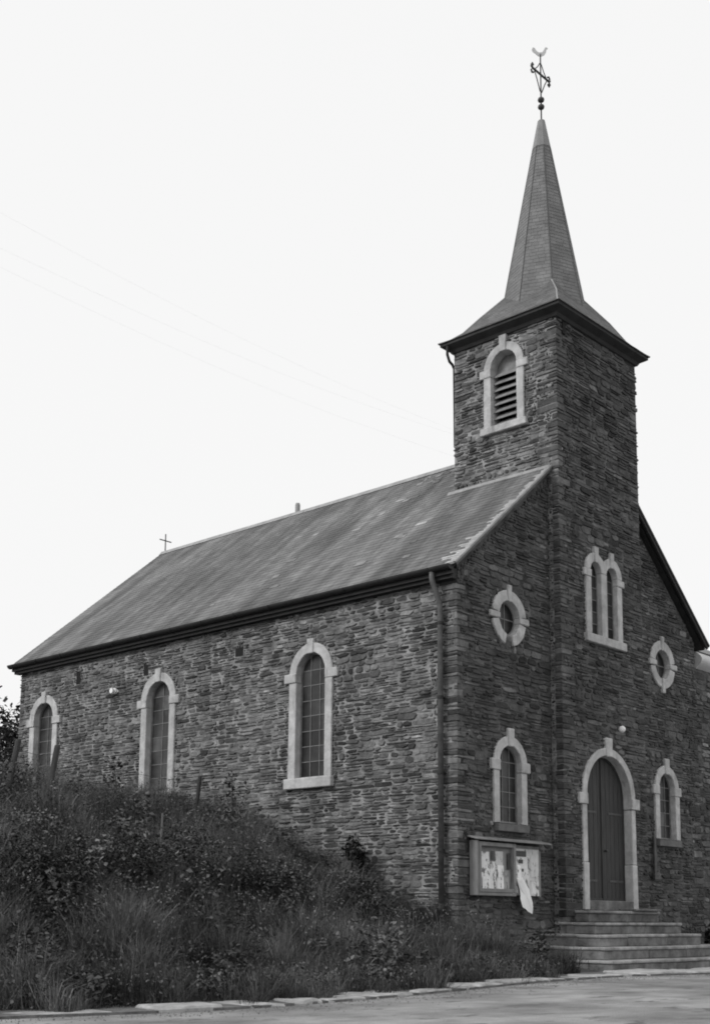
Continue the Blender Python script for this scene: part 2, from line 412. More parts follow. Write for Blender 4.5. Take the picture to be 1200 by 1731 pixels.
# --- three tall windows in the side wall
for i_, yc in enumerate((3.48, 8.05, 12.36)):
    r, wd = .385, .19
    win = frame_ring(F_side, yc, r, 3.48, 5.475, -.12, 'lead', church)
    win['label'] = ['tall leaded window nearest the downpipe', 'middle tall window of the side wall', 'tall window at the far end of the side wall'][i_]
    surround(win, F_side, yc, r, wd, 3.47, 5.475, 6.13, imp=(5.50, 5.32, .13), sill=(3.27, 3.47, .62))
    glazing(win, F_side, yc, r - .02, 3.5, 5.475, -.12, 3 if i_ == 0 else 2, 8, (.018, .05) if i_ == 0 else (.04, .055))
    holes['side'].append(archpoly(yc, r + wd / 2, 3.4, 5.475))
    block_arch('side', yc, r + wd - .01, 3.28, 5.475, [(yc - .075, yc + .075, 5.8, 6.12), (yc - .68, yc + .68, 5.33, 5.49)])

# --- lower windows of the front, either side of the door
for i_, xc in enumerate((1.473, W - 1.473)):
    r, wd = .33, .17
    win = frame_ring(F_front, xc, r, 2.56, 3.60, -.09, 'lead', church)
    win['label'] = ['arched window above the notice board', 'arched window right of the door'][i_]
    surround(win, F_front, xc, r, wd, 2.545, 3.60, 4.24, imp=(3.66, 3.47, .09), sill=(2.40, 2.53, .46, 'trim_dark'))
    glazing(win, F_front, xc, r - .02, 2.58, 3.60, -.09, 3, 5, (.015, .05))
    holes['front'].append(archpoly(xc, r + wd / 2, 2.5, 3.60))
    block_arch('front', xc, r + wd - .01, 2.37, 3.60, [(xc - .075, xc + .075, 4.0, 4.23), (xc - .58, xc + .58, 3.48, 3.65)])

# --- round windows
for i_, xc in enumerate((1.49, W - 1.475)):
    zc, r, ro = 6.255, .315, .515
    mb = MB(); k = 32
    pa, pb = arc(xc, zc, r, 0, 2 * math.pi, k)[:-1], arc(xc, zc, r - .03, 0, 2 * math.pi, k)[:-1]
    vs_ = [F_front(u, n, z) for n in (-.12, -.08) for pl in (pa, pb) for u, z in pl]; fs = []
    for q in range(k):
        s_ = (q + 1) % k
        fs += [(q, s_, k + s_, k + q), (2 * k + q, 3 * k + q, 3 * k + s_, 2 * k + s_), (q, 2 * k + q, 2 * k + s_, s_), (k + q, k + s_, 3 * k + s_, 3 * k + q)]
    mb.add(vs_, fs); win = mb.build('round_window', 'lead', church)
    win['label'] = ['round window with its lowest key block missing', 'complete round window near the right eave'][i_]
    gap = .17
    keys = [0, math.pi / 2, math.pi, 1.5 * math.pi]
    for q, a0 in enumerate(keys):
        a_, b_ = a0 + gap * .95, a0 + math.pi / 2 - gap * .95
        if i_ == 0 and q == 2: b_ = a0 + math.pi / 2 - .28
        if i_ == 0 and q == 3: a_ = a0 + .24
        piece('ring_stone', arc(xc, zc, r, a_, b_, 8) + arc(xc, zc, ro, b_, a_, 8), F_front, -.2, .045, 'trim', win)
        if i_ == 0 and q == 3: continue
        ct, st = math.cos(a0), math.sin(a0)
        hw0, hw1 = r * gap, r * gap * 1.15
        ex = .07 if q % 2 == 0 else .10
        pp = lambda rad, h: (xc + rad * ct - h * st, zc + rad * st + h * ct)
        piece('key_block', [pp(r - .015, -hw0), pp(ro + ex, -hw1), pp(ro + ex, hw1), pp(r - .015, hw0)], F_front, -.2, .065, 'trim', win)
    for q in range(4):
        pg = [(xc, zc)] + arc(xc, zc, r - .02, q * math.pi / 2, (q + 1) * math.pi / 2, 7)
        piece('pane', pg, F_front, -.112, -.098 + random.uniform(-.003, .003), 'glass', win, bevel=0, tone=random.uniform(.008, .025))
    mb = MB(); extr(mb, rect(xc - .008, xc + .008, zc - r, zc + r), F_front, -.104, -.085); extr(mb, rect(xc - r, xc + r, zc - .008, zc + .008), F_front, -.103, -.087)
    mb.build('glazing_bars', 'lead', win)
    holes['front'].append(arc(xc, zc, (r + ro) / 2, 0, 2 * math.pi, 28)[:-1])
    block['front'].append(lambda u, z, xc=xc, zc=zc, ro=ro: (u - xc) ** 2 + (z - zc) ** 2 < (ro - .01) ** 2)

# --- twin window in the tower front
win = None
tw = [(4.03, .19), (4.615, .19)]
zs0, zsp0 = 6.34, 7.62
mb = MB()
for uc, r in tw:
    for sg in (-1, 1): extr(mb, rect(uc + sg * r - (.012 if sg > 0 else 0), uc + sg * r + (0 if sg > 0 else .012), zs0, zsp0), F_tfront, -.10, -.06)
win = mb.build('twin_window', 'lead', church); win['label'] = 'pair of narrow arched windows high on the tower front'
wd = .18
mid = (tw[0][0] + tw[1][0]) / 2
def rim(uc, r, a0, a1, n=10): return arc(uc, zsp0, r, a0, a1, n)
for i_, (uc, r) in enumerate(tw):
    sg = -1 if i_ == 0 else 1
    ro = r + wd; kw = .055
    # outer arch half and inner arch half, the inner halves meet above the mullion
    for side in (-1, 1):
        full = math.pi / 2 - kw / r
        pts_i = [(uc + side * r * math.cos(a_ * full / 8), zsp0 + r * math.sin(a_ * full / 8)) for a_ in range(9)]
        rr = ro if side == sg else ro
        amin = 0 if side == sg else math.acos(min(1, (abs(mid - uc) - .003) / ro))
        pts_o = [(uc + side * rr * math.cos(amin + (math.pi / 2 - kw * 1.1 / ro - amin) * a_ / 8), zsp0 + rr * math.sin(amin + (math.pi / 2 - kw * 1.1 / ro - amin) * a_ / 8)) for a_ in range(9)]
        pg = pts_i + pts_o[::-1]
        if side != sg: pg = pts_i + pts_o[::-1] + [(mid - side * .003 * 0 + (-.003 * side), zsp0)]
        piece('arch_stone', pg, F_tfront, -.2, .05, 'trim', win)
    piece('keystone', [(uc - kw, zsp0 + r - .015), (uc + kw, zsp0 + r - .015), (uc + kw * 1.3, 8.11), (uc - kw * 1.3, 8.11)], F_tfront, -.2, .07, 'trim', win)
    ja, jb = (uc - ro, uc - r) if sg < 0 else (uc + r, uc + ro)
    piece('jamb', rect(ja, jb, zs0, 7.47), F_tfront, -.2, .05, 'trim', win)
    oa, ob = (uc - ro - .08, uc - r + .004) if sg < 0 else (uc + r - .004, uc + ro + .08)
    piece('impost', rect(oa, ob, 7.472, 7.617), F_tfront, -.2, .063, 'trim', win)
    glazing(win, F_tfront, uc, r - .01, zs0 + .01, zsp0, -.08, 1, 6, (.015, .04))
    holes['tfront'].append(archpoly(uc, r + .06, zs0, zsp0))
    block_arch('tfront', uc, ro - .01, 6.2, zsp0, [(uc - .06, uc + .06, 7.9, 8.1), (3.58, 5.07, 7.48, 7.6)])
piece('mullion', rect(tw[0][0] + tw[0][1], tw[1][0] - tw[1][1], zs0, zsp0 - .003), F_tfront, -.2, .05, 'trim', win)
piece('sill', rect(3.60, 5.05, 6.17, 6.335), F_tfront, -.2, .1, 'trim', win)

# --- belfry opening with louvres in the tower's left face
uc, r, wd, zs0, zsp0 = .98, .315, .17, 10.62, 11.86
win = frame_ring(F_tleft, uc, r, zs0, zsp0, -.2, 'louvre', church, wd=.025, name='louvred_window')
win['label'] = 'arched belfry opening with wooden louvre boards'
surround(win, F_tleft, uc, r, wd, zs0, zsp0, 12.5, imp=(11.87, 11.70, .1), deep=-.25, sill=(10.47, 10.62, .56), key_w=.07)
shape = archpoly(uc, r - .02, zs0, zsp0, 16)
for k in range(9):
    z = 10.70 + k * .148
    hw = r - .01
    if k == 8:
        pg = clip_convex(rect(uc - r, uc + r, zsp0 - .03, zsp0 + r), shape)
        piece('top_board', pg, F_tleft, -.215, -.185, 'louvre', win, bevel=0); continue
    mb = MB()
    mb.add([F_tleft(uc + a_ * hw, n, z + dz) for a_ in (-1, 1) for n, dz in ((-.19, .085), (-.05, -.045), (-.05, -.02), (-.19, .11))],
           [(0, 1, 2, 3), (4, 7, 6, 5), (0, 4, 5, 1), (1, 5, 6, 2), (2, 6, 7, 3), (3, 7, 4, 0)])
    mb.build('louvre_board', 'louvre', win)
piece('dark_backing', shape, F_tleft, -.29, -.27, 'void', win, bevel=0)  # sheet that paints the unlit belfry behind the louvres
holes['tleft'].append(archpoly(uc, r + .1, zs0 - .05, zsp0))
block_arch('tleft', uc, r + wd - .01, 10.48, zsp0, [(uc - .08, uc + .08, 12.2, 12.49), (uc - .58, uc + .58, 11.71, 11.86), (uc - .54, uc + .54, 10.48, 10.61)])

# --- main door in the tower front
uc, r, wd = 4.345, .80, .15
zs0, zsp0 = 1.08, 3.215
door = frame_ring(F_tfront, uc, r, 1.25, zsp0, -.16, 'door', church, wd=.05, name='door')
door['label'] = 'tall arched double door of dark planks'
surround(door, F_tfront, uc, r, wd, zs0, zsp0, 4.36, imp=(3.24, 3.03, .13), jamb_split=1.95, key_w=.1, deep=-.24, proud=.05)
shape = archpoly(uc, r - .045, 1.255, zsp0, 24)
for k in range(10):                                   # planks of the two leaves
    wdt = 2 * (r - .045) / 10
    u0 = uc - r + .045 + k * wdt
    pg = clip_convex(rect(u0 + .004, u0 + wdt - (.004 if k != 4 else .016), 1.255, zsp0 + r), shape)
    piece('plank', pg, F_tfront, -.185, -.15 + random.uniform(-.003, .003), 'door', door, bevel=.004)
mb = MB(); extr(mb, rect(uc - .045, uc - .012, 1.27, zsp0 + r - .06), F_tfront, -.147, -.125); mb.build('cover_strip', 'door', door)
mb = MB(); mb.ball(F_tfront(uc + .09, -.11, 2.2), .03); mb.tube([F_tfront(uc + .09, -.15, 2.2), F_tfront(uc + .09, -.11, 2.2)], .012); mb.build('door_knob', 'iron', door, smooth=True)
for zz in (1.6, 2.9):
    for sg in (-1, 1):
        u_ = sorted((uc + sg * .74, uc + sg * .22)); piece('strap_hinge', rect(u_[0], u_[1], zz, zz + .045), F_tfront, -.148, -.138, 'iron', door, bevel=.003)
piece('threshold', rect(uc - r - .02, uc + r + .02, 1.063, 1.25), F_tfront, -.28, .035, 'step', door, bevel=.012)
piece('dark_backing', shape, F_tfront, -.30, -.28, 'void', door, bevel=0)  # sheet painted as the unlit space behind the leaves
holes['tfront'].append(archpoly(uc, r + .1, .9, zsp0))
block_arch('tfront', uc, r + wd - .01, .3, zsp0, [(uc - .1, uc + .1, 3.9, 4.32), (uc - 1.06, uc + 1.06, 3.04, 3.23)])

# ------------------------------------------------------------------ walls
def wall_panel(name, outline, hs, F, mat, thick=.45):
    bm = bmesh.new()
    es = []
    for lp in [outline] + hs:
        vv = [bm.verts.new(F(u, 0, z)) for u, z in lp]
        for k in range(len(vv)): es.append(bm.edges.new((vv[k], vv[(k + 1) % len(vv)])))
    r_ = bmesh.ops.triangle_fill(bm, edges=es, use_beauty=True, use_dissolve=False)
    fs = [f for f in r_['geom'] if isinstance(f, bmesh.types.BMFace)]
    ex = bmesh.ops.extrude_face_region(bm, geom=fs)
    dv = Vector(F(0, -thick, 0)) - Vector(F(0, 0, 0))
    bmesh.ops.translate(bm, vec=dv, verts=[v for v in ex['geom'] if isinstance(v, bmesh.types.BMVert)])
    bmesh.ops.recalc_face_normals(bm, faces=bm.faces)
    me = bpy.data.meshes.new(name); bm.to_mesh(me); bm.free()
    return link(name, me, mat, church)

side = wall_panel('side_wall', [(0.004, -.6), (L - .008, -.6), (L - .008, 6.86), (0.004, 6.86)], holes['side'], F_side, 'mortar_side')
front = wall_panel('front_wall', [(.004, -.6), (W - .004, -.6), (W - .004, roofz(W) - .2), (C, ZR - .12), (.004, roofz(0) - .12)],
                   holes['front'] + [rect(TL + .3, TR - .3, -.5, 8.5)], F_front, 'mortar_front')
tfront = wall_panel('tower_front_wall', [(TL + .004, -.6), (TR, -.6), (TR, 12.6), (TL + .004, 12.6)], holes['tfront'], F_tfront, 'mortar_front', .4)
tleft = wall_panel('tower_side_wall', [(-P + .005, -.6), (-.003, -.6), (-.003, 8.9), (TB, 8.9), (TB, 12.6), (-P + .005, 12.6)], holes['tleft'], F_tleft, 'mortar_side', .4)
mb = MB(); mb.box((TL + .01, TB - .4, 8.5), (TR - .004, TB - .004, 12.6)); mb.box((TR - .4, -P + .41, 8.5), (TR - .006, TB - .41, 12.6))
mb.box((TR - .3, -P + .41, -.5), (TR - .006, -.003, 8.49)); mb.build('tower_back_walls', 'mortar_front', church)
mb = MB(); mb.box((W - .45, .46, -.6), (W - .006, L - .46, 6.7)); mb.build('far_side_wall', 'mortar_front', church)
gz = [(.004, -.6), (W - .004, -.6), (W - .004, roofz(W) - .2), (C, ZR - .12), (.004, roofz(0) - .12)]
mb = MB(); extr(mb, gz, lambda u, n, z: (u, L + n, z), -.45, -.004); mb.build('rear_gable_wall', 'mortar_side', church)

# rubble stones ------------------------------------------------------------
stones = []     # (wall key, frame, outline, proud, tone)
def rubble(key, F, u0, u1, z0, z1, inside, tones, hmax=.095, wmax=.44):
    def free(u, z): return inside(u, z) and not any(t(u, z) for t in block[key])
    def rec(a_, b_, c0, c1, hm=None):
        w_, h = b_ - a_, c1 - c0
        if hm is None and w_ < 1.6: hm = hmax * random.choice((.7, .8, .9, 1, 1.1, 1.35))
        hmx = hm or hmax
        if h > hmx * 1.25 or (h > hmx and random.random() < .6):
            if w_ > h * random.uniform(4, 7) and w_ > 1.0:
                k = random.uniform(.38, .62); rec(a_, a_ + k * w_, c0, c1, hm); rec(a_ + k * w_, b_, c0, c1, hm); return
            k = random.uniform(.28, .72); rec(a_, b_, c0, c0 + k * h, hm); rec(a_, b_, c0 + k * h, c1, hm); return
        if w_ > wmax * random.uniform(.55, 1.3) and w_ > h * 1.6:
            k = random.uniform(.3, .7); rec(a_, a_ + k * w_, c0, c1, hm); rec(a_ + k * w_, b_, c0, c1, hm); return
        pts = [(a_ + w_ * p, c0 + h * q) for p in (.04, .35, .65, .96) for q in (.08, .5, .92)]
        fr = [free(*p) for p in pts]
        if not any(fr): return
        if not all(fr):
            if max(w_, h) > .085:
                if w_ >= h: rec(a_, (a_ + b_) / 2, c0, c1, 9); rec((a_ + b_) / 2, b_, c0, c1, 9)
                else: rec(a_, b_, c0, (c0 + c1) / 2, 9); rec(a_, b_, (c0 + c1) / 2, c1, 9)
                return
            if not free((a_ + b_) / 2, (c0 + c1) / 2): return
        g = random.uniform(.004, .012)
        j = lambda s_: random.uniform(-s_, s_)
        jx, jz = min(.06, w_ * .2), min(.022, h * .24)
        sh = min(.05, w_ * .16)
        A, B, D, E_ = a_ + g + j(sh), b_ - g + j(sh), c0 + g, c1 - g
        if B - A < .02 or E_ - D < .015: return
        q = random.uniform(.25, .75)
        out = [(A + abs(j(jx)), D + abs(j(jz))), (A + (B - A) * q, D + j(jz) * .5), (B - abs(j(jx)), D + abs(j(jz))), (B + j(jx) * .3, (D + E_) / 2 + j(jz)),
               (B - abs(j(jx)), E_ - abs(j(jz))), (A + (B - A) * (1 - q), E_ + j(jz) * .5), (A + abs(j(jx)), E_ - abs(j(jz))), (A + j(jx) * .3, (D + E_) / 2 + j(jz))]
        x = random.random()
        tone = random.gauss(tones[0], tones[1])
        if x < .12: tone *= .5
        elif x > .93: tone *= 1.65
        stones.append([key, F, out, random.uniform(.004, .03), max(.03, tone)])
    rec(u0, u1, z0, z1)

def quoins(corner, dirs, z0, z1, keys, tone):
    """corner blocks that show on two faces; dirs = signs of the two wall directions away from the corner"""
    z = z0; k = 0; out = []
    while z < z1:
        h = random.choice((random.uniform(.045, .08), random.uniform(.06, .11), random.uniform(.09, .15))); h = min(h, z1 - z)
        la, lb = (random.uniform(.2, .5), random.uniform(.06, .24)) if random.random() < .5 else (random.uniform(.06, .24), random.uniform(.2, .5))
        out.append((z, z + h, la, lb, max(.05, random.gauss(*tone)))); z += h; k += 1
    return out

qs_corner = quoins(None, None, -.4, 6.7, None, (.105, .042))
block['side'].append(lambda u, z: any(z0 < z < z1 and u < la for z0, z1, la, lb, t in qs_corner))
block['front'].append(lambda u, z: any(z0 < z < z1 and u < lb for z0, z1, la, lb, t in qs_corner))
qs_tower = quoins(None, None, .2, 12.4, None, (.085, .032))
block['tfront'].append(lambda u, z: any(z0 < z < z1 and u - TL < lb for z0, z1, la, lb, t in qs_tower))
block['tleft'].append(lambda u, z: any(z0 < z < z1 and u + P < (la if z > 9.6 else .15) for z0, z1, la, lb, t in qs_tower))
qs_right = quoins(None, None, .0, 6.3, None, (.088, .03))
block['front'].append(lambda u, z: any(z0 < z < z1 and W - u < lb for z0, z1, la, lb, t in qs_right))
# rubble left out at the small putlog holes; their darkness is painted on plates
for yh, zh, a_, b_ in ((5.54, 6.16, .13, .10), (8.55, 6.17, .09, .13), (11.06, 6.31, .09, .16)):
    block['side'].append(lambda u, z, yh=yh, zh=zh, a_=a_, b_=b_: abs(u - yh) < a_ and abs(z - zh) < b_)
block['tfront'].append(lambda u, z: abs(u - 3.07) < .06 and abs(z - 12.36) < .13)

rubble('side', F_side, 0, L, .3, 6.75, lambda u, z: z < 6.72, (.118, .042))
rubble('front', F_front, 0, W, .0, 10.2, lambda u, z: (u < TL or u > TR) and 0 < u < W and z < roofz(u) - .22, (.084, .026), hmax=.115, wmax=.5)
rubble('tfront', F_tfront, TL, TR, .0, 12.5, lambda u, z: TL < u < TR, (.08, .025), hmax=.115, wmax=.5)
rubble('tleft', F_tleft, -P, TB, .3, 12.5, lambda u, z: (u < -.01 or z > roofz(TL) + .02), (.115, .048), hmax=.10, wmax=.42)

def add_stone(mb, F, out, pr, tone):
    n = len(out); cu = sum(p[0] for p in out) / n; cz = sum(p[1] for p in out) / n
    ins = []
    for u, z in out:
        d = math.hypot(cu - u, cz - z); k = min(.3, .012 / max(d, .01)); ins.append((u + (cu - u) * k, z + (cz - z) * k))
    tl = random.uniform(-.006, .006)
    mb.add([F(u, -.012, z) for u, z in out] + [F(u, pr * .55, z) for u, z in out] + [F(u, pr + tl * (1 if u > cu else -1), z) for u, z in ins],
           [(k, (k + 1) % n, n + (k + 1) % n, n + k) for k in range(n)] + [(n + k, n + (k + 1) % n, 2 * n + (k + 1) % n, 2 * n + k) for k in range(n)] + [tuple(range(2 * n, 3 * n))], tone)

VEG = [(0, 1285), (300, 1305), (430, 1360), (560, 1430), (680, 1485), (757, 1540), (800, 1550), (1200, 1600)]
def size_in_view(s):
    key, F, out, pr, t = s
    pp = [project(F(u, 0, z)) for u, z in out]
    if any(y_ > interp(x, VEG) or x < 0 or x > 1195 for x, y_ in pp): return 0
    return .5 * abs(sum(pp[k][0] * pp[(k + 1) % 8][1] - pp[(k + 1) % 8][0] * pp[k][1] for k in range(8)))
walls = {'side': side, 'front': front, 'tfront': tfront, 'tleft': tleft}
N_Q = 0
def quoin_obj(kind, q, mbs=None):
    z0, z1, la, lb, t = q; g = .007; e = random.uniform(.008, .026)
    mb = MB()
    if kind == 'c': mb.box((-e, -e, z0 + g), (lb - g, la - g, z1 - g), t, .012); par = side
    elif kind == 't': mb.box((TL - e, -P - e, z0 + g), (TL + lb - g, -P + (la if z0 > 9.6 else .15) - g, z1 - g), t, .012); par = tfront
    else: mb.box((W - lb + g, -e, z0 + g), (W + e, la - g, z1 - g), t, .012); par = front
    o = mb.build('quoin', 'side_stone', par, bevel=.01)
for q in qs_corner:
    if q[0] > .9: quoin_obj('c', q)
for q in qs_tower:
    if q[0] > .9: quoin_obj('t', q)
for q in qs_right: quoin_obj('r', q)
rank = sorted(range(len(stones)), key=lambda k: -size_in_view(stones[k]))
single = set(rank[:290])
joined = {k: MB() for k in walls}
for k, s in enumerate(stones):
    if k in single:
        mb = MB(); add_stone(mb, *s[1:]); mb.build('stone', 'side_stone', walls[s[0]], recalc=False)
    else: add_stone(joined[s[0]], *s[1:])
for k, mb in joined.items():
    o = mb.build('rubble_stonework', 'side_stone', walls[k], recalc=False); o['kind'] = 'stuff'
print('stones', len(stones))

# ------------------------------------------------------------------ roofs
def slates(mb, A, B, Cc, D, expo, width, th, tone=(.13, .02), lap=.3):
    """courses of slates over the planar face A-B (bottom) to D-C (top)"""
    A, B, Cc, D = map(Vector, (A, B, Cc, D)); n = (B - A).cross(D - A)
    if n.length < 1e-6: n = (B - A).cross(Cc - A)
    n.normalize(); H = ((D + Cc) / 2 - (A + B) / 2).length; rows = max(1, int(round(H / expo)))
    for i in range(rows):
        t0, t1 = i / rows, min(1, (i + 1 + lap) / rows)
        L0, R0, L1, R1 = A.lerp(D, t0), B.lerp(Cc, t0), A.lerp(D, t1), B.lerp(Cc, t1)
        dr = (B - A).normalized(); o0 = 0; o1 = (L1 - L0).dot(dr); l0 = (R0 - L0).length; l1 = (R1 - L1).length
        x = -random.uniform(.4, .6) * width * (i % 2)
        while x < l0:
            wv = width * random.uniform(.85, 1.15); xa, xb = x, x + wv; x = xb
            a0, b0 = max(0, xa + .002), min(l0, xb - .002)
            a1, b1 = min(max(0, xa + .002 - o1), l1), min(max(0, xb - .002 - o1), l1)
            if b0 - a0 < .01: continue
            hh = th * random.uniform(.7, 1.4); dz = random.uniform(-.006, .006)
            s0 = (L1 - L0) - dr * o1
            p = [L0 + dr * a0 + s0 * (dz / max(s0.length, .01)), L0 + dr * b0 + s0 * (dz / max(s0.length, .01)), L1 + dr * b1, L1 + dr * a1]
            top = [p[0] + n * (hh + .004), p[1] + n * (hh + .004), p[2] + n * .003, p[3] + n * .003]
            bot = [p[0] + n * .001, p[1] + n * .001]
            mb.add(top + bot, [(0, 1, 2, 3), (4, 5, 1, 0), (4, 0, 3), (5, 2, 1)], max(.04, random.gauss(*tone)))

yF, yB = -.10, L + OV
roof_mb = MB()
prof = [(-OV, ZE - .06), (-OV, ZE - .005), (C, ZR - .005), (2 * C + OV, ZE - .005), (2 * C + OV, ZE - .06), (C, ZR - .10)]
k = len(prof)
roof_mb.add([(x, yF + .01, z) for x, z in prof] + [(x, yB - .01, z) for x, z in prof], [(0, 1, 2, 5), (5, 2, 3, 4), (k, k + 5, k + 2, k + 1), (k + 5, k + 4, k + 3, k + 2)] + [(q, (q + 1) % k, k + (q + 1) % k, k + q) for q in range(k)])
roof = roof_mb.build('nave_roof', 'soffit', church)
mb = MB(); slates(mb, (-OV - .03, yB, ZE - .03), (-OV - .03, yF, ZE - .03), (C, yF, ZR), (C, yB, ZR), .15, .2, .005, (.165, .014))
o = mb.build('slate_courses', 'slate', roof, recalc=False); o['kind'] = 'stuff'
mb = MB(); slates(mb, (2 * C + OV + .03, yF, ZE - .03), (2 * C + OV + .03, yB, ZE - .03), (C, yB, ZR), (C, yF, ZR), .15, .2, .005, (.165, .014))
o = mb.build('slate_courses', 'slate', roof, recalc=False); o['kind'] = 'stuff'
# ridge capping, one zinc length after another
y_ = TB + .02
while y_ < L + .1:
    y2 = min(y_ + random.uniform(.9, 1.1), L + .15); mb = MB(); hh = random.uniform(0, .006)
    mb.add([(C + a_, yy, ZR + z + hh) for yy in (y_, y2 - .006) for a_, z in ((-.14, -.095), (-.05, .02), (.05, .02), (.14, -.095))], [(0, 1, 5, 4), (1, 2, 6, 5), (2, 3, 7, 6), (0, 4, 7, 3), (0, 3, 2, 1), (4, 5, 6, 7)])
    mb.build('ridge_cap', 'zinc', roof); y_ = y2
# verge boards and zinc verge strip on the front gable, pale slates beside it
def along(t): return Vector((-OV + t * (TL + OV), 0, ZE + t * (roofz(TL) - ZE)))
nv = Vector((-SL, 0, 1)).normalized(); tv = Vector((1, 0, SL)).normalized()
def verge(a0, a1, y0, y1, n0, n1, mat, name, mirror=False):
    mb = MB(); vs_ = []
    for yy in (y0, y1):
        for t, n in ((a0, n0), (a1, n0), (a1, n1), (a0, n1)):
            p = along(t) + nv * n; x = 2 * C - p.x if mirror else p.x; vs_.append((x, yy, p.z))
    mb.add(vs_, [(0, 1, 2, 3), (7, 6, 5, 4), (0, 4, 5, 1), (1, 5, 6, 2), (2, 6, 7, 3), (3, 7, 4, 0)])
    return mb.build(name, mat, roof)
verge(0, 1, -.125, -.07, -.005, .03, 'zinc', 'verge_strip'); verge(0, 1, -.118, -.1, -.05, -.006, 'pipe', 'verge_board')
verge(0, 1.0, -.22, -.02, -.02, .03, 'soffit', 'verge_strip', True); verge(0, 1.0, -.2, -.16, -.09, -.021, 'soffit', 'verge_board', True)
mb = MB()
for k in range(46):
    t = k / 46 + .004; ln = random.uniform(.05, .30) * (1.5 if t < .3 else .5)
    p = along(t); q = along(t + .017)
    a0 = nv * .018; y1 = -.06 + ln
    mb.add([Vector((p.x, -.07, p.z)) + a0, Vector((q.x, -.07, q.z)) + a0, Vector((q.x, y1, q.z)) + a0, Vector((p.x, y1 + random.uniform(-.05, .05), p.z)) + a0,
            Vector((p.x, -.07, p.z)), Vector((q.x, -.07, q.z)), Vector((q.x, y1, q.z)), Vector((p.x, y1, p.z))], [(0, 1, 2, 3), (3, 2, 6, 7), (0, 3, 7, 4), (1, 5, 6, 2)])
mb.build('pale_verge_slates', 'lichen_slate', roof)
# flashing along the tower foot
mb = MB(); zv = roofz(TL)
for y0, y1 in ((-.08, .55), (.555, 1.2), (1.205, 1.85), (1.855, 2.4)):
    mb.add([(TL - .07 - random.uniform(0, .035), y0, zv - .045), (TL - .07 - random.uniform(0, .035), y1, zv - .045), (TL - .03, y1, zv + .035), (TL - .03, y0, zv + .035),
            (TL - .06, y0, zv - .09), (TL - .06, y1, zv - .09), (TL, y1, zv - .03), (TL, y0, zv - .03)],
           [(0, 1, 2, 3), (4, 7, 6, 5), (0, 4, 5, 1), (2, 6, 7, 3), (0, 3, 7, 4), (1, 5, 6, 2)])
mb.build('tower_flashing', 'zinc', roof)
for k in range(34):
    if k < 22: yy = random.uniform(2.35, 4.3); xx = C - .25 - random.uniform(0, 1.5) * random.random()
    else: yy = random.uniform(.3, 9); xx = random.uniform(.1, 2.6)
    if xx > TL - .3 and yy < TB + .15: continue
    mb = MB(); s_ = random.uniform(.07, .14); h_ = random.uniform(.06, .12); a0 = nv * .016
    q = [(xx, yy + s_), (xx, yy - s_), (xx + h_, yy - s_), (xx + h_, yy + s_)]
    tp = [Vector((x, y_ + random.uniform(-.02, .02), roofz(x))) + a0 for x, y_ in q]; bt = [v - nv * .012 for v in tp]
    mb.add(tp + bt, [(0, 1, 2, 3), (7, 6, 5, 4)] + [(i, (i + 1) % 4, 4 + (i + 1) % 4, 4 + i) for i in range(4)], random.uniform(.19, .3)); mb.build('pale_slate', 'slate', roof)
# small vent stack on the ridge
mb = MB(); mb.tube([(C, 8.34, ZR - .1), (C, 8.34, ZR + .2), (C, 8.34, ZR + .25)], [.065, .065, .05], 10); mb.build('vent_stack', 'zinc', roof)
# eaves: boxed soffit, half-round gutter
mb = MB(); mb.box((-.14, .0, 6.68), (.02, L + .1, 6.86)); mb.box((-.20, -.05, 6.74), (-.142, L + .12, 6.855)); mb.build('eaves_board', 'soffit', church)
mb = MB(); n_ = 10; ys_ = (-.06, L + .16)
pr = [(-.235 + .085 * math.cos(math.pi + math.pi * q / n_), 6.885 + .085 * math.sin(math.pi + math.pi * q / n_)) for q in range(n_ + 1)]
pi_ = [(-.235 + .075 * math.cos(2 * math.pi - math.pi * q / n_), 6.885 + .075 * math.sin(2 * math.pi - math.pi * q / n_)) for q in range(n_ + 1)]
pg = pr + pi_; k = len(pg)
mb.add([(x, ys_[0], z) for x, z in pg] + [(x, ys_[1], z) for x, z in pg], [(q, (q + 1) % k, k + (q + 1) % k, k + q) for q in range(k)] + [tuple(range(n_ + 1)), tuple(range(k, k + n_ + 1))])
gut = mb.build('gutter', 'dark_metal', church, smooth=False)
for q in range(14):
    mb = MB(); yy = .4 + q; mb.tube([(-.235 + .09 * math.cos(math.pi + math.pi * a_ / 6), yy, 6.885 + .09 * math.sin(math.pi + math.pi * a_ / 6)) for a_ in range(7)], .008, 5); mb.build('gutter_bracket', 'dark_metal', gut)
mb = MB(); mb.tube([(-.235, .36, 6.84), (-.235, .36, 6.7), (-.22, .35, 6.62), (-.12, .29, 6.3), (-.105, .285, 6.2), (-.105, .27, 1.1)], .05, 12)
pipe = mb.build('downpipe', 'pipe', church, smooth=True)
for zz in (5.9, 4.6, 3.3, 2.0):
    mb = MB(); mb.tube([(-.105, .28, zz), (-.105, .28, zz + .05)], .062, 12); mb.box((-.09, .265, zz + .01), (.01, .295, zz + .04)); mb.build('pipe_clip', 'dark_metal', pipe)
mb = MB(); mb.tube([(-.105, .27, 1.14), (-.105, .27, .95)], .075, 12); mb.build('pipe_shoe', 'dark_metal', pipe, smooth=True)
# near-black plates: the shade inside the putlog holes put into the colour
for yh, zh, a_, b_ in ((5.54, 6.16, .12, .09), (8.55, 6.17, .08, .12), (11.06, 6.31, .08, .15)):
    piece('putlog_shade_plate', rect(yh - a_, yh + a_, zh - b_, zh + b_), F_side, -.02, .004, 'void', side, bevel=0)
piece('putlog_shade_plate', rect(3.02, 3.12, 12.22, 12.46), F_tfront, -.02, .034, 'void', tfront, bevel=0)

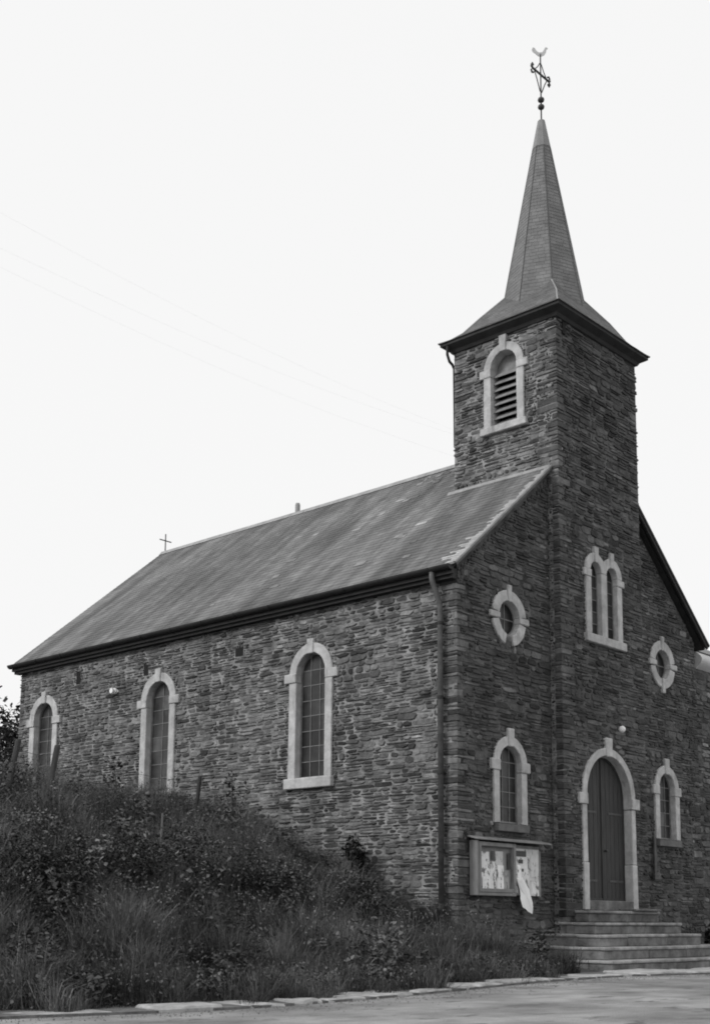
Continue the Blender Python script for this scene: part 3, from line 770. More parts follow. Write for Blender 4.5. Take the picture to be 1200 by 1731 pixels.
# ------------------------------------------------------------------ tower eaves, skirt and spire
hx, hy = TW / 2 + TO, TD / 2 + TO; YC = -P + TD / 2
def ring_at(a_, b_, z): return [(C - a_, YC - b_, z), (C + a_, YC - b_, z), (C + a_, YC + b_, z), (C - a_, YC + b_, z)]
mb = MB()
rs = [ring_at(hx - TO - .02, hy - TO - .02, 12.48), ring_at(hx - TO + .045, hy - TO + .045, 12.50), ring_at(hx - TO + .08, hy - TO + .08, 12.56), ring_at(hx - .03, hy - .03, 12.62), ring_at(hx, hy, 12.64), ring_at(hx, hy, 12.70), ring_at(hx - .1, hy - .1, 12.71)]
vs_ = [p for r_ in rs for p in r_]
mb.add(vs_, [(4 * q + k, 4 * q + (k + 1) % 4, 4 * q + 4 + (k + 1) % 4, 4 * q + 4 + k) for q in range(len(rs) - 1) for k in range(4)] + [(0, 1, 2, 3), tuple(range(len(vs_) - 4, len(vs_)))])
mb.build('tower_cornice', 'soffit', church)
SK = [(hx + .03, hy + .03, 12.70), (1.52, 1.33, 12.81), (1.30, 1.17, 12.99), (1.0, .96, 13.36), (.5, .5, 13.98)]
mb = MB(); rs = [ring_at(*s_) for s_ in SK]; vs_ = [p for r_ in rs for p in r_]
mb.add(vs_, [(4 * q + k, 4 * q + (k + 1) % 4, 4 * q + 4 + (k + 1) % 4, 4 * q + 4 + k) for q in range(len(rs) - 1) for k in range(4)] + [(0, 1, 2, 3), tuple(range(len(vs_) - 4, len(vs_)))])
skirt = mb.build('tower_skirt_roof', 'spire_slate', church)
skirt.data.attributes['tone'].data.foreach_set('value', [.1] * len(skirt.data.vertices))
mb = MB()
for q in range(len(rs) - 1):
    for k in range(4):
        slates(mb, rs[q][k], rs[q][(k + 1) % 4], rs[q + 1][(k + 1) % 4], rs[q + 1][k], .09, .15, .004, (.125, .012))
o = mb.build('slate_courses', 'spire_slate', skirt, recalc=False); o['kind'] = 'stuff'
for k in range(4):
    mb = MB(); mb.tube([Vector(r_[k]) + Vector((0, 0, .012)) for r_ in rs], .016, 6); mb.build('hip_roll', 'zinc', skirt)
def oct_ring(z, grow=0):
    rad = .07 + .186 * (ZS - z) + grow
    return [(C + rad * math.cos(R(45 * k)), YC + rad * math.sin(R(45 * k)), z) for k in range(8)]
mb = MB(); r0, r1 = oct_ring(13.0, -.012), oct_ring(ZS - .02, -.012)
mb.add(r0 + r1, [(k, (k + 1) % 8, 8 + (k + 1) % 8, 8 + k) for k in range(8)] + [tuple(range(8))[::-1], tuple(range(8, 16))], .1)
spire = mb.build('spire', 'spire_slate', church)
mb = MB(); zc = ZS - .62
r0, r1 = oct_ring(13.1), oct_ring(zc)
for k in range(8): slates(mb, r0[k], r0[(k + 1) % 8], r1[(k + 1) % 8], r1[k], .085, .15, .004, (.165, .011))
o = mb.build('slate_courses', 'spire_slate', spire, recalc=False); o['kind'] = 'stuff'
for k in range(8):
    mb = MB(); mb.tube([Vector(r0[k]), Vector(r1[k])], .016, 6, .07); mb.build('hip_seam', 'spire_slate', spire)
mb = MB(); r0, r1 = oct_ring(zc - .05, .016), oct_ring(ZS + .01, .012)
mb.add(r0 + r1, [(k, (k + 1) % 8, 8 + (k + 1) % 8, 8 + k) for k in range(8)] + [tuple(range(8))[::-1], tuple(range(8, 16))])
mb.build('spire_cap', material('spire_lead_cap', .17, .25, rough=.5, bump=.1), spire)
mb = MB(); q = [(TL - .19, TB + .03, 12.62), (TL - .17, TB + .05, 12.45), (TL - .10, TB + .05, 12.32), (TL + .0, TB + .05, 12.28), (TL + .06, TB + .05, 12.2), (TL + .08, TB + .05, 10.5)]
mb.tube(q, .03, 8); mb.build('tower_rain_pipe', 'dark_metal', church, smooth=True)

# weather vane: iron cross with scrolls and a pale cock
vane = tag(empty('weather_vane', (C, YC, ZS)), 'wrought iron cross with scrolled arms and pale cock on the spire tip', 'weather vane')
def tube_obj(name, pts, rad, mat, par, n=6): mb = MB(); mb.tube(pts, rad, n); return mb.build(name, mat, par, smooth=True)
tube_obj('rod', [(C, YC, ZS - .05), (C, YC, ZS + 1.62)], .017, 'iron', vane)
for zz in (ZS + .35, ZS + .52):
    mb = MB(); mb.ball((C, YC, zz), .075, 12, (1, 1, .85)); mb.build('ball', 'iron', vane, smooth=True)
ZC_ = ZS + 1.13
for sg in (-1, 1):
    tube_obj('cross_arm', [(C, YC, ZC_), (C + sg * .30, YC, ZC_), (C + sg * .36, YC, ZC_ + .03)], .026, 'iron', vane)
    tube_obj('scroll', [(C + sg * .30, YC, ZC_ + .01), (C + sg * .35, YC, ZC_ + .07), (C + sg * .32, YC, ZC_ + .11), (C + sg * .27, YC, ZC_ + .08)], .021, 'iron', vane)
    tube_obj('scroll', [(C + sg * .31, YC, ZC_ - .01), (C + sg * .36, YC, ZC_ - .07), (C + sg * .33, YC, ZC_ - .12), (C + sg * .27, YC, ZC_ - .09)], .021, 'iron', vane)
    tube_obj('brace', [(C + sg * .24, YC, ZC_ - .02), (C + sg * .15, YC, ZC_ - .17), (C + sg * .03, YC, ZC_ - .42)], .013, 'iron', vane)
    tube_obj('brace', [(C + sg * .22, YC, ZC_ + .02), (C + sg * .12, YC, ZC_ + .12), (C + sg * .02, YC, ZC_ + .27)], .012, 'iron', vane)
cock = [(-.30, .20), (-.26, .30), (-.19, .27), (-.13, .16), (-.05, .10), (.07, .11), (.13, .20), (.17, .30), (.23, .30), (.27, .25), (.22, .22), (.2, .1), (.14, 0), (.03, -.06), (-.08, -.04), (-.18, .06), (-.26, .12)]
mb = MB(); extr(mb, [(u, ZS + 1.60 + z * .62) for u, z in cock], lambda u, n, z: (C + u * rt.x * .62 + n * .7, YC + u * rt.y * .62 + n * .7, z), -.006, .006); mb.build('cock', 'gilt', vane)
# small cross on the rear end of the ridge
rc = tag(empty('ridge_cross', (C, 13.5, ZR)), 'small iron cross on the far end of the roof ridge', 'cross')
tube_obj('shaft', [(C, 13.5, ZR - .05), (C, 13.5, ZR + .52)], .018, 'iron', rc)
tube_obj('cross_arm', [(C - .2, 13.5, ZR + .33), (C + .2, 13.5, ZR + .33)], .016, 'iron', rc)

# ------------------------------------------------------------------ steps
steps = tag(empty('church_steps', (C, -1.0, 0)), 'worn stone steps widening downwards in front of the door', 'steps')
tops = [1.06, .85, .64, .43, .22]; lefts = [3.10, 2.80, 2.46, 2.1, 1.85]; rights = [5.6, 5.9, 6.1, 6.75, 7.1]
for k in range(5):
    yf = -P - .30 * (k + 1) - .02; z1 = tops[k]; z0 = (tops[k + 1] if k < 4 else -.1)
    x0, x1 = lefts[k], rights[k]
    cuts = [x0] + sorted(x0 + (x1 - x0) * f for f in ([.55] if k < 2 else [.3 + random.uniform(-.05, .05), .66 + random.uniform(-.05, .05)])) + [x1]
    for q in range(len(cuts) - 1):                      # front slabs
        mb = MB(); jz = random.uniform(-.006, .006)
        mb.box((cuts[q] + .004, yf + random.uniform(-.008, .008), z0 + .002), (cuts[q + 1] - .004, yf + .45, z1 - .055 + jz), 1, .003)
        mb.build('riser', 'step', steps, bevel=.012)
        mb = MB(); mb.box((cuts[q] + .004 - (.025 if q == 0 else 0), yf - .03, z1 - .054 + jz), (cuts[q + 1] - .004, yf + .45, z1 + jz), 1, .003)
        mb.build('tread', 'tread', steps, bevel=.014)
    mb = MB(); mb.box((x0 + .006, yf + .454, -.3), (x1 - .006, -.02 if x0 < TL - .1 and k > 0 else -P - .01, z1 - .01), 1, .002)   # the solid block behind
    mb.build('side_block', 'step', steps, bevel=.012)
    if k > 0:                                           # nosed slabs returning along the left side
        yb_ = -.03; ym = (yf + .46 + yb_) / 2 + random.uniform(-.1, .1)
        for ya_, yc_ in ((yf + .456, ym - .003), (ym + .003, yb_)):
            mb = MB(); mb.box((x0 - .03, ya_, z1 - .05), (x0 + .42, yc_, z1 + random.uniform(-.004, .006)), 1, .003); mb.build('tread', 'tread', steps, bevel=.014)
mb = MB(); mb.box((4.55, -P - .42, 1.062), (5.5, -P - .06, 1.10), 1, .004); mb.build('loose_slab', 'step', steps, bevel=.012)

# ------------------------------------------------------------------ notice board with posters
nb = tag(empty('notice_board', (1.25, 0, 1.26)), 'wooden wall notice board pasted with peeling posters', 'notice board')
nx0, nx1, nz0, nz1 = .27, 2.31, 1.28, 2.20
def fbox(name, u0, u1, z0, z1, n0, n1, mat, par, bevel=.006, tone=1): return piece(name, rect(u0, u1, z0, z1), F_front, n0, n1, mat, par, bevel, tone)
fbox('back_panel', nx0 + .02, 1.395, nz0 + .02, nz1 - .02, .035, .115, 'board', nb)
fbox('back_panel', 1.40, nx1 - .02, nz0 + .02, nz1 - .02, .035, .055, 'board', nb)
fbox('side_board', nx0, nx0 + .05, nz0, nz1, .03, .20, 'board', nb); fbox('side_board', nx1 - .05, nx1, nz0, nz1 - .1, .03, .07, 'board', nb)
fbox('bottom_board', nx0 + .05, 1.38, nz0, nz0 + .05, .03, .20, 'board', nb)
mb = MB(); mb.add([F_front(u, n, z) for u in (nx0 - .06, nx1 + .08) for n, z in ((.03, nz1 + .055), (.26, nz1 + .005), (.26, nz1 + .03), (.03, nz1 + .085))], [(0, 1, 2, 3), (7, 6, 5, 4), (0, 4, 5, 1), (1, 5, 6, 2), (2, 6, 7, 3), (3, 7, 4, 0)])
mb.build('weather_roof', 'board', nb, bevel=.005)
df = piece('door_frame', rect(nx0 + .055, nx0 + .115, nz0 + .055, nz1 - .02), F_front, .165, .205, 'board', nb)
for u0, u1, z0, z1 in ((1.31, 1.38, nz0 + .055, nz1 - .02), (nx0 + .12, 1.305, nz0 + .055, nz0 + .12), (nx0 + .12, 1.305, nz1 - .09, nz1 - .02)):
    piece('rail', rect(u0, u1, z0, z1), F_front, .167, .203, 'board', df)
def poster(u0, u1, z0, z1, n, tone, ragged=.02):
    pts = [(u0, z0 + random.uniform(-ragged, ragged)), ((u0 + u1) / 2, z0 + random.uniform(-ragged, ragged)), (u1, z0 + random.uniform(-ragged, ragged)), (u1 + random.uniform(-ragged, 0), z1), (u0 + random.uniform(0, ragged), z1)]
    return piece('poster', pts, F_front, n, n + .003, 'paper', nb, bevel=0, tone=tone)
poster(.44, .72, 1.42, 2.02, .12, 1.0); poster(.70, .92, 1.36, 1.86, .125, .95); poster(.86, 1.08, 1.72, 2.04, .13, .75); poster(.90, 1.10, 1.38, 1.80, .135, 1.05); poster(1.1, 1.24, 1.40, 1.72, .14, .45)
poster(.48, .70, 1.38, 1.60, .14, 1.1)
poster(1.40, 2.27, 1.30, 2.12, .057, .8); poster(1.52, 1.96, 1.50, 2.0, .062, .9, .01); poster(2.0, 2.25, 1.32, 1.55, .063, .95); poster(2.0, 2.24, 1.62, 2.02, .064, .8); poster(1.40, 1.52, 1.55, 1.82, .205, 1.1, .005); poster(1.40, 1.62, 1.30, 1.5, .066, .9)
for u0, u1, z0, z1 in ((1.56, 1.86, 1.98, 2.08), (1.63, 1.76, 1.86, 1.93), (1.62, 1.78, 1.72, 1.77), (.74, .80, 1.88, 2.04), (1.2, 1.28, 1.74, 2.02)):
    nn = .145 if u0 < 1.3 else .069
    piece('dark_print', rect(u0, u1, z0, z1), F_front, nn, nn + .003, 'iron', nb, bevel=0)
# torn white sheet hanging from the board
sheet_pts = [(1.53, 1.60, .10), (1.70, 1.62, .09), (1.83, 1.42, .15), (1.87, 1.18, .19), (1.83, .985, .20), (1.56, 1.10, .19), (1.54, 1.25, .15), (1.60, 1.40, .12)]
bm = bmesh.new(); mc = (1.69, 1.30, .165)
vc = bm.verts.new(F_front(mc[0], mc[2], mc[1])); vv = [bm.verts.new(F_front(u, n, z)) for u, z, n in sheet_pts]
for k in range(len(vv)): bm.faces.new((vc, vv[k], vv[(k + 1) % len(vv)]))
bmesh.ops.subdivide_edges(bm, edges=bm.edges, cuts=2, use_grid_fill=True)
for v in bm.verts: v.co.y += .012 * math.sin(v.co.x * 28 + v.co.z * 9)
bmesh.ops.solidify(bm, geom=bm.faces[:], thickness=.003)
me = bpy.data.meshes.new('torn_sheet'); bm.to_mesh(me); bm.free()
tag(link('torn_sheet', me, 'cloth'), 'torn white sheet hanging below the notice board', 'sheet')

# ------------------------------------------------------------------ small fixtures on the walls
lamp = tag(empty('wall_lamp', (4.7, -P, 4.56)), 'small white globe lamp on the wall above the door', 'lamp')
mb = MB(); mb.ball((4.66, -P - .16, 4.56), .068, 16); mb.build('globe', 'white', lamp, smooth=True)
mb = MB(); mb.tube([(4.66, -P - .01, 4.66), (4.66, -P - .14, 4.68), (4.66, -P - .16, 4.62)], .012, 6); mb.build('bracket', 'iron', lamp)
ins = tag(empty('wire_insulator', (0, 9.59, 5.82)), 'small white insulator on the side wall between two windows', 'insulator')
mb = MB(); mb.tube([(-.02, 9.59, 5.82), (-.07, 9.59, 5.82), (-.09, 9.59, 5.82), (-.15, 9.59, 5.82)], [.07, .07, .05, .06], 12); mb.build('bell', 'white', ins)
mb = MB(); mb.box((-.022, 9.50, 5.80), (.0, 9.68, 5.84)); mb.build('bracket', 'white', ins)
bar = tag(empty('iron_bar', (6.38, 0, 1.75)), 'dark upright iron bar fixed below the right-hand window', 'bar')
mb = MB(); mb.box((6.33, -.10, 1.80), (6.42, -.05, 2.56)); mb.build('shaft', 'iron', bar, bevel=.01)
mb = MB(); mb.box((6.29, -.12, 1.70), (6.44, -.045, 1.82)); mb.build('foot', 'iron', bar, bevel=.01)
for zz in (1.95, 2.4):
    mb = MB(); mb.box((6.35, -.052, zz), (6.40, .01, zz + .05)); mb.build('wall_clip', 'iron', bar)

# ------------------------------------------------------------------ adjoining stone wing at the right edge
wing = tag(empty('stone_outbuilding', (11, 2, 0)), 'rubble stone building with a pale rounded eave beyond the church corner', 'building')
mb = MB(); mb.box((8.56, .35, -.3), (13.5, 4.6, 6.55)); wb = mb.build('wall', 'mortar_front', wing)
mb = MB(); n_ = 10
pg = [(.35 + .0, 6.56)] + [(.34 - .0 - .26 * math.sin(math.pi * q / n_) * .6, 6.56 + .40 * q / n_) for q in range(n_ + 1)] + [(.6, 6.98)]
mb.add([(9.22, y_, z) for y_, z in pg] + [(13.6, y_, z) for y_, z in pg], [tuple(range(len(pg)))[::-1], tuple(range(len(pg), 2 * len(pg)))] + [(q, (q + 1) % len(pg), len(pg) + (q + 1) % len(pg), len(pg) + q) for q in range(len(pg))])
mb.build('eave', material('pale_render', .5, .62, scale=4, bump=.2), wing)
mb = MB(); mb.add([(8.9, .3, 6.97), (13.7, .3, 6.97), (13.7, 2.5, 8.1), (8.9, 2.5, 8.1), (13.7, 4.8, 6.97), (8.9, 4.8, 6.97)], [(0, 1, 2, 3), (3, 2, 4, 5), (0, 3, 5), (1, 4, 2), (0, 5, 4, 1)], .15); mb.build('roof', 'spire_slate', wing)
n_before = len(stones); block['wing'] = []
rubble('wing', lambda u, n, z: (u, .35 - n, z), 8.62, 10.4, .1, 6.5, lambda u, z: True, (.085, .025), hmax=.17, wmax=.5)
for s in stones[n_before:]:
    mb = MB(); add_stone(mb, *s[1:]); mb.build('stone', 'side_stone', wb, recalc=False)
n_before = len(stones)
rubble('wing', lambda u, n, z: (u, .35 - n, z), 10.4, 13.48, .1, 6.5, lambda u, z: True, (.085, .025), hmax=.17, wmax=.5)
mb = MB()
for s in stones[n_before:]: add_stone(mb, *s[1:])
mb.build('rubble_stonework', 'side_stone', wb, recalc=False)['kind'] = 'stuff'

# ------------------------------------------------------------------ vegetation on the bank
def patch(x, y, f, ph):
    return (np.sin(x * f + ph) * np.sin(y * f * 1.3 + 2 * ph) + .7 * np.sin(x * f * 2.3 - y * f * 1.1 + ph * 3) + .5 * np.sin(y * f * 3.7 + x * f * 1.7 + ph)) / 2.2
def blades(n, px, py, hmin, hmax, wid, lean, tone, tsd, base=None):
    z = np_terrain(px, py) - .03 if base is None else base
    h = rng.uniform(hmin, hmax, n) * np.clip(.85 + .6 * patch(px, py, 1.9, .7), .3, 1.5); a_ = rng.uniform(0, 2 * np.pi, n); l_ = np.abs(rng.normal(0, lean, n)) * h
    dx, dy = np.cos(a_), np.sin(a_); tw_ = rng.uniform(0, np.pi, n); sx, sy = np.cos(tw_) * wid, np.sin(tw_) * wid
    b0 = np.stack([px - sx, py - sy, z], 1); b1 = np.stack([px + sx, py + sy, z], 1)
    m_ = np.stack([px + dx * l_ * .3, py + dy * l_ * .3, z + h * .6], 1); off = np.stack([sx, sy, sx * 0], 1) * .8
    t_ = np.stack([px + dx * l_, py + dy * l_, z + h * (1 - .3 * np.minimum(1, l_ / h))], 1)
    V = np.stack([b0, b1, m_ + off, m_ - off, t_], 1).reshape(-1, 3)
    o_ = np.arange(n)[:, None] * 5
    F = np.concatenate([o_ + np.array([[0, 1, 2]]), o_ + np.array([[0, 2, 3]]), o_ + np.array([[3, 2, 4]])])
    T = np.repeat(np.clip(rng.normal(tone, tsd, n) * np.clip(.95 + .7 * patch(px, py, 1.5, 2.1), .4, 1.7), .015, 1), 5)
    return V, F, T
def leaves(cx, cy, cz, size, tone, tsd, flat=.5):
    n = len(cx); a_ = rng.uniform(0, 2 * np.pi, n); el = rng.normal(0, flat, n); s_ = size * rng.uniform(.6, 1.3, n)
    d = np.stack([np.cos(a_) * np.cos(el), np.sin(a_) * np.cos(el), np.sin(el)], 1)
    sd = np.stack([-np.sin(a_), np.cos(a_), rng.normal(0, .4, n)], 1) * .36
    c0 = np.stack([cx, cy, cz], 1)
    p0, p2 = c0, c0 + d * s_[:, None]; mid_ = c0 + d * (s_ * .5)[:, None] + np.array([0, 0, .12]) * s_[:, None]
    V = np.stack([p0, mid_ + sd * s_[:, None], p2, mid_ - sd * s_[:, None]], 1).reshape(-1, 3)
    o_ = np.arange(n)[:, None] * 4
    F = np.concatenate([o_ + np.array([[0, 1, 2]]), o_ + np.array([[0, 2, 3]])])
    return V, F, np.repeat(np.clip(rng.normal(tone, tsd, n), .02, 1), 4)
def merge(parts):
    Vs, Fs, Ts, o_ = [], [], [], 0
    for V, F, T in parts: Vs.append(V); Fs.append(F + o_); Ts.append(T); o_ += len(V)
    return np.concatenate(Vs), np.concatenate(Fs), np.concatenate(Ts)
def np_edge(x): return np.interp(x, [p[0] for p in EDGE], [p[1] for p in EDGE])
def scatter(n, x0, x1, s0, s1, clump=.0, ymax=14):
    x = rng.uniform(x0, x1, n); s_ = s0 + (s1 - s0) * rng.uniform(0, 1, n) ** 1.15
    if clump:
        k = rng.integers(0, max(2, n // clump), n); kx_ = rng.uniform(x0, x1, n // clump + 2); ks_ = s0 + (s1 - s0) * rng.uniform(0, 1, n // clump + 2) ** 1.1
        x = kx_[k] + rng.normal(0, .09, n); s_ = ks_[k] + rng.normal(0, .09, n)
    y = np_edge(x) + s_
    ok = (x < -.04) & (y < ymax) & (s_ > -.35 + .5 * patch(x, y, 2.6, 1.3)) | (x >= -.04) & (x < 1.75) & (y < -.06) & (s_ > -.2)
    return x[ok], y[ok]
parts = []
for n, x0, x1, s0, s1, h0, h1, wd_, ln_, tn, clump in (
        (90000, -15, 1.0, -.75, 4, .10, .38, .0030, 1.1, .10, 0), (90000, -15, .9, -.8, 3.8, .15, .55, .0032, 1.0, .105, 60),
        (110000, -14, 0, 2.5, 11, .25, .75, .0036, .9, .105, 60), (90000, -13, 0, 3.6, 13, .4, .9, .0036, .6, .135, 30), (34000, -13, 0, .5, 5, .35, .85, .0036, .9, .12, 160),
        (14000, -1.6, 1.1, -.2, 2.0, .15, .55, .004, .6, .09, 20)):
    x, y = scatter(n, x0, x1, s0, s1, clump)
    x_ok = x < .62 - .12 * (y + 2); x, y = x[x_ok | (x < 0)], y[x_ok | (x < 0)]
    parts.append(blades(len(x), x, y, h0, h1, wd_, ln_, tn, .04))
# strip of tall grass against the wall foot
x = -np.abs(rng.normal(0, .35, 12000)) - .05; y = rng.uniform(.2, 13, 12000)
parts.append(blades(12000, x, y, .25, .8, .005, .5, .12, .035))
# pale seed heads on thin stalks
x, y = scatter(800, -14, .2, .5, 12, 6); z = np_terrain(x, y)
hh = rng.uniform(.6, 1.15, len(x)); parts.append(blades(len(x), x, y, .7, 1.15, .0025, .3, .15, .03))
for k in range(5): parts.append(leaves(x + rng.normal(0, .05, len(x)), y + rng.normal(0, .05, len(x)), z + hh * .82 + rng.normal(0, .05, len(x)), .03, .14, .04, .9))
V, F, T = merge(parts)
go = tri_mesh('long_grass', V, F, T, M['grass']); tag(go, 'long unmown grass covering the whole roadside bank', 'grass', kind='stuff')
# broad-leaved weeds mixed through the grass, and upright leafy stalks (nettle, willowherb)
parts = []
for n, x0, x1, s0, s1, h0, h1, tn in ((800, -14, .8, -.2, 4.2, .2, .6, .10), (1000, -13.5, -.1, 2.6, 8, .35, .85, .11), (420, -13, -.1, 5.0, 12, .3, .6, .11)):
    x, y = scatter(n, x0, min(x1, .45), s0, s1, 9)
    n = len(x); z = np_terrain(x, y); h = rng.uniform(h0, h1, n) * np.clip(.8 + .8 * patch(x, y, 1.3, 4.0), .25, 1.5)
    lx, ly = rng.normal(0, .22, n), rng.normal(0, .22, n); pt = np.clip(rng.normal(tn, .02, n) * np.clip(1 + .6 * patch(x, y, .9, 5.2), .5, 1.6), .03, .2)
    parts.append(blades(n, x, y, .3, .6, .004, .3, .06, .01))
    for k in range(26):
        f_ = .12 + .9 * (k + rng.uniform(0, 1, n)) / 26; a_ = rng.uniform(0, 6.28, n); rr = .05 * (1.15 - f_)
        V, F, T = leaves(x + lx * h * f_ + np.cos(a_) * rr, y + ly * h * f_ + np.sin(a_) * rr, z + h * f_, .075 * 1, 1, 0, .5)
        parts.append((V, F, np.repeat(pt * rng.uniform(.8, 1.2, n), 4)))
for n, x0, x1, s0, s1, hh, sz, tn in ((4200, -14, .9, -.5, 4, .28, .04, .085), (2600, -13, 0, 2.0, 8, .6, .042, .075), (1200, -13, 0, 1.0, 9, .9, .034, .10)):
    x, y = scatter(n, x0, min(x1, .45), s0, s1, 4); z = np_terrain(x, y)
    for k in range(9):
        f_ = rng.uniform(.1, 1, len(x)); parts.append(leaves(x + rng.normal(0, .08, len(x)), y + rng.normal(0, .08, len(x)), z + f_ * hh, sz, tn, .035, .8))
V, F, T = merge(parts)
wo_ = tri_mesh('weeds', V, F, T, M['leaf']); tag(wo_, 'broad-leaved weeds tangled in the grass of the bank', 'weeds', kind='stuff')

def bush(name, label, cat, x, y, rx, ry, h, n, size, tone, group=None, base=None):
    z = ter(x, y) if base is None else base
    root = tag(empty(name, (x, y, z)), label, cat, group)
    lob = [(rng.normal(0, .42, 3) * np.array([rx, ry, h * .45]) + np.array([0, 0, h * .5]), rng.uniform(.3, .55)) for _ in range(9)]
    ps = []
    for c0, r_ in lob:
        k = n // 9; d = rng.normal(0, 1, (k, 3)); d /= np.linalg.norm(d, axis=1)[:, None]; rr = r_ * rng.uniform(.45, 1.05, k)
        q = c0 + d * rr[:, None] * np.array([rx, ry, h * .7]); q[:, 2] = np.abs(q[:, 2])
        ps.append(leaves(x + q[:, 0], y + q[:, 1], z + q[:, 2] * .95, size, tone, .025, .6))
    V, F, T = merge(ps); tri_mesh('foliage', V, F, T, M['leaf'], root)
    mb = MB()
    for _ in range(7):
        a_ = random.uniform(0, 6.28); e = random.uniform(.2, .7)
        mb.tube([(x + .05 * math.cos(a_), y + .05 * math.sin(a_), z - .1), (x + e * .5 * rx * math.cos(a_), y + e * .5 * ry * math.sin(a_), z + h * .45), (x + e * rx * math.cos(a_), y + e * ry * math.sin(a_), z + h * .8)], [.02, .013, .005], 5)
    mb.build('stems', 'bark', root); return root
GB = 'bramble bushes along the upper bank'
for x, y, rx, ry, h, lb in ((-8.9, .0, .9, .7, 1.0, 'dark bramble bush at the left end of the bank'), (-7.5, .5, .9, .7, 1.1, 'dark bramble bush below the two leaning fence posts'),
                            (-6.2, .9, .8, .7, .9, 'low bramble bush left of the pale stake'), (-4.9, 1.0, .9, .7, 1.0, 'bramble bush right of the pale stake on the bank'),
                            (-3.5, .9, .8, .6, .95, 'bramble bush on the bank below the nearest tall window'), (-2.3, .4, .7, .6, .8, 'rightmost bramble bush on the sloping bank end')):
    bush('bramble_bush', lb, 'bush', x, y, rx * 1.1, ry, h * .95, 5000, .042, .06, GB)
for x, y, rx, ry, h, lb in ((-9.6, 1.6, .9, .8, .9, 'grey-green thicket on the upper bank at the left edge'), (-6.6, 2.3, 1.0, .8, .95, 'grey-green thicket above the dark brambles under the far tall window'),
                            (-4.0, 2.6, .9, .8, .85, 'grey-green thicket below the middle tall window'), (-2.2, 2.0, .8, .7, .8, 'grey-green thicket below the nearest tall window sill'), (-1.2, .9, .6, .5, .6, 'small thicket on the bank just left of the wall shrub')):
    bush('thicket', lb, 'bush', x, y, rx, ry, h * .6, 3500, .042, .13, 'thickets on the upper bank')
bush('wall_shrub', 'small dark shrub against the side wall left of the downpipe', 'shrub', -.32, 2.0, .35, .5, .95, 1700, .08, .045)
bush('corner_shrub', 'low bush at the foot of the outbuilding right of the steps', 'shrub', 8.75, -.2, .3, .35, .75, 900, .08, .05)
# two thin weed stalks that stand above the grass
for (x, y, h, lb) in ((-1.15, 4.35, 1.25, 'thin leafy sapling standing before the wall left of the nearest window'), (-3.4, 4.9, 1.15, 'thin dark sapling near the middle window')):
    z = ter(x, y); root = tag(empty('sapling', (x, y, z)), lb, 'sapling', 'saplings on the bank')
    tube_obj('stem', [(x, y, z - .1), (x + .03, y, z + h * .6), (x - .02, y + .03, z + h)], [.014, .01, .005], 'bark', root, 5) if False else None
    mb = MB(); mb.tube([(x, y, z - .1), (x + .03, y, z + h * .6), (x - .02, y + .03, z + h)], [.016, .012, .005], 5); mb.build('stem', 'bark', root)
    n = 150; f_ = rng.uniform(.35, 1.08, n); sp_ = .22 * (1.15 - f_)
    V, F, T = leaves(x + rng.normal(0, 1, n) * (sp_ + .04), y + rng.normal(0, 1, n) * (sp_ + .04), z + f_ * h, .075, .05, .02); tri_mesh('foliage', V, F, T, M['leaf'], root)

# ------------------------------------------------------------------ fence on top of the bank
def at_px(u, v, dist):
    d = fw + rt * ((u - 600) / FPX) - up * ((v - CYPX) / FPX); h = Vector((d.x, d.y)).length
    return CAM + d * (dist / h)
posts = []
GF = 'old fence posts on the bank'
for (ut, vt, ub, vb, dist, rad, lb) in ((31, 1250, 17, 1312, 20.5, .05, 'leaning dark fence post at the left edge of the picture'), (97, 1260, 85, 1322, 20.2, .05, 'leaning dark fence post before the far tall window'),
                                        (338, 1312, 334, 1345, 23.6, .04, 'short dark fence post right of the middle tall window')):
    t_ = at_px(ut, vt, dist); b_ = at_px(ub, vb, dist); d = (b_ - t_)
    gz_ = ter(b_.x, b_.y); k = max(1, (t_.z - gz_ + .25) / max(.05, (t_.z - b_.z))); foot = t_ + d * k
    posts.append((t_, foot))
    mb = MB(); mb.tube([foot, foot.lerp(t_, .5) + Vector((.006, 0, 0)), t_ - Vector((0, 0, .03)), t_], [rad * 1.05, rad, rad * .97, rad * .8], 9)
    tag(mb.build('fence_post', 'post'), lb, 'fence post', GF)
t_ = at_px(275, 1375, 18.2); mb = MB(); gz_ = ter(t_.x, t_.y)
mb.tube([(t_.x - .04, t_.y, gz_ - .3), t_], [.018, .014], 8); tag(mb.build('stake', 'pale_stake'), 'thin pale wooden stake standing in the grass of the bank', 'stake')
for f_, lb in ((.14, 'upper wire strung along the leaning fence posts'), (.45, 'lower wire strung along the leaning fence posts')):
    pts = [posts[k][0].lerp(posts[k][0] + (posts[k][1] - posts[k][0]).normalized(), f_) for k in range(3)]
    pts = [pts[0] + (pts[0] - pts[1]) * 1.5] + pts
    fine = []
    for k in range(3):
        for q in range(6): v_ = pts[k].lerp(pts[k + 1], q / 6); fine.append(v_ - Vector((0, 0, .06 * math.sin(math.pi * q / 6))))
    fine.append(pts[3]); mb = MB(); mb.tube(fine, .004, 5); tag(mb.build('fence_wire', 'iron'), lb, 'wire', 'fence wires')

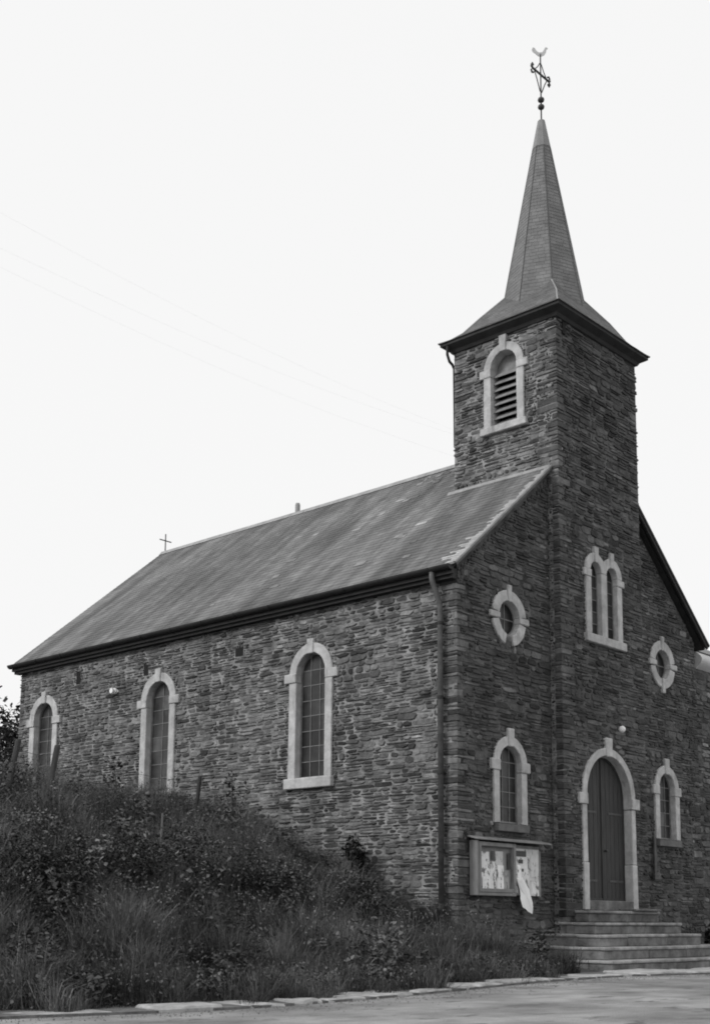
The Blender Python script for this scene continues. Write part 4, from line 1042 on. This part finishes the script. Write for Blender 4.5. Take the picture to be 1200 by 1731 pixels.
# ------------------------------------------------------------------ trees beyond the far end of the church
def tree(name, label, x, y, h, spread, n, tone, lsize=.13, bare=False):
    z = ter(x, y); root = tag(empty(name, (x, y, z)), label, 'tree')
    mb = MB(); tips = []
    mb.tube([(x, y, z - .3), (x + .05, y, z + h * .35), (x + .02, y + .05, z + h * .62)], [.16, .12, .07], 8)
    for k in range(16):
        a_ = random.uniform(0, 6.28); z0 = z + h * random.uniform(.3, .62); e = spread * random.uniform(.5, 1); z1 = z0 + h * random.uniform(.1, .36)
        m_ = Vector((x + e * .5 * math.cos(a_), y + e * .5 * math.sin(a_), (z0 + z1) / 2 + .1)); t_ = Vector((x + e * math.cos(a_), y + e * math.sin(a_), z1))
        mb.tube([(x + .03, y, z0), m_, t_], [.05, .03, .01], 5)
        for q in range(4):
            t2 = m_.lerp(t_, random.uniform(.2, 1)) + Vector((random.gauss(0, .35), random.gauss(0, .35), random.uniform(0, .5))); mb.tube([m_.lerp(t_, .4), t2], [.015, .005], 4); tips.append(t2)
        tips.append(t_)
    mb.build('trunk', 'bark', root)
    ps = []
    for t_ in tips:
        k = n // len(tips); q = rng.normal(0, .26, (k, 3)); ps.append(leaves(t_.x + q[:, 0], t_.y + q[:, 1], t_.z + q[:, 2], lsize, tone, .03, .6))
    V, F, T = merge(ps); tri_mesh('crown', V, F, T, M['leaf'], root)
tree('thin_tree', 'thin loose tree behind the far corner of the church', 2.15, 17.0, 4.9, 1.3, 4200, .06)
def hedge_at(x, y, rx, ry, h, lb): bush('hedge_bush', lb, 'hedge', x, y, rx, ry, h, 5200, .11, .075)
hedge_at(2.3, 18.2, 1.5, 1.2, 3.5, 'grey hedge bush at the left edge behind the church')

# ------------------------------------------------------------------ overhead wires far behind the church
for (pa, pb, lb) in (((-40, 337), (800, 740), 'topmost faint overhead wire crossing the sky'), ((-40, 400), (800, 745), 'middle faint overhead wire crossing the sky'), ((-40, 432), (800, 782), 'lowest faint overhead wire crossing the sky')):
    a_, b_ = at_px(*pa, 42), at_px(*pb, 60); pts = []
    for k in range(25):
        t = k / 24; pts.append(a_.lerp(b_, t) - Vector((0, 0, .5 * math.sin(math.pi * t))))
    mb = MB(); mb.tube(pts, .0016, 4); tag(mb.build('overhead_wire', 'wire'), lb, 'wire', 'overhead wires')
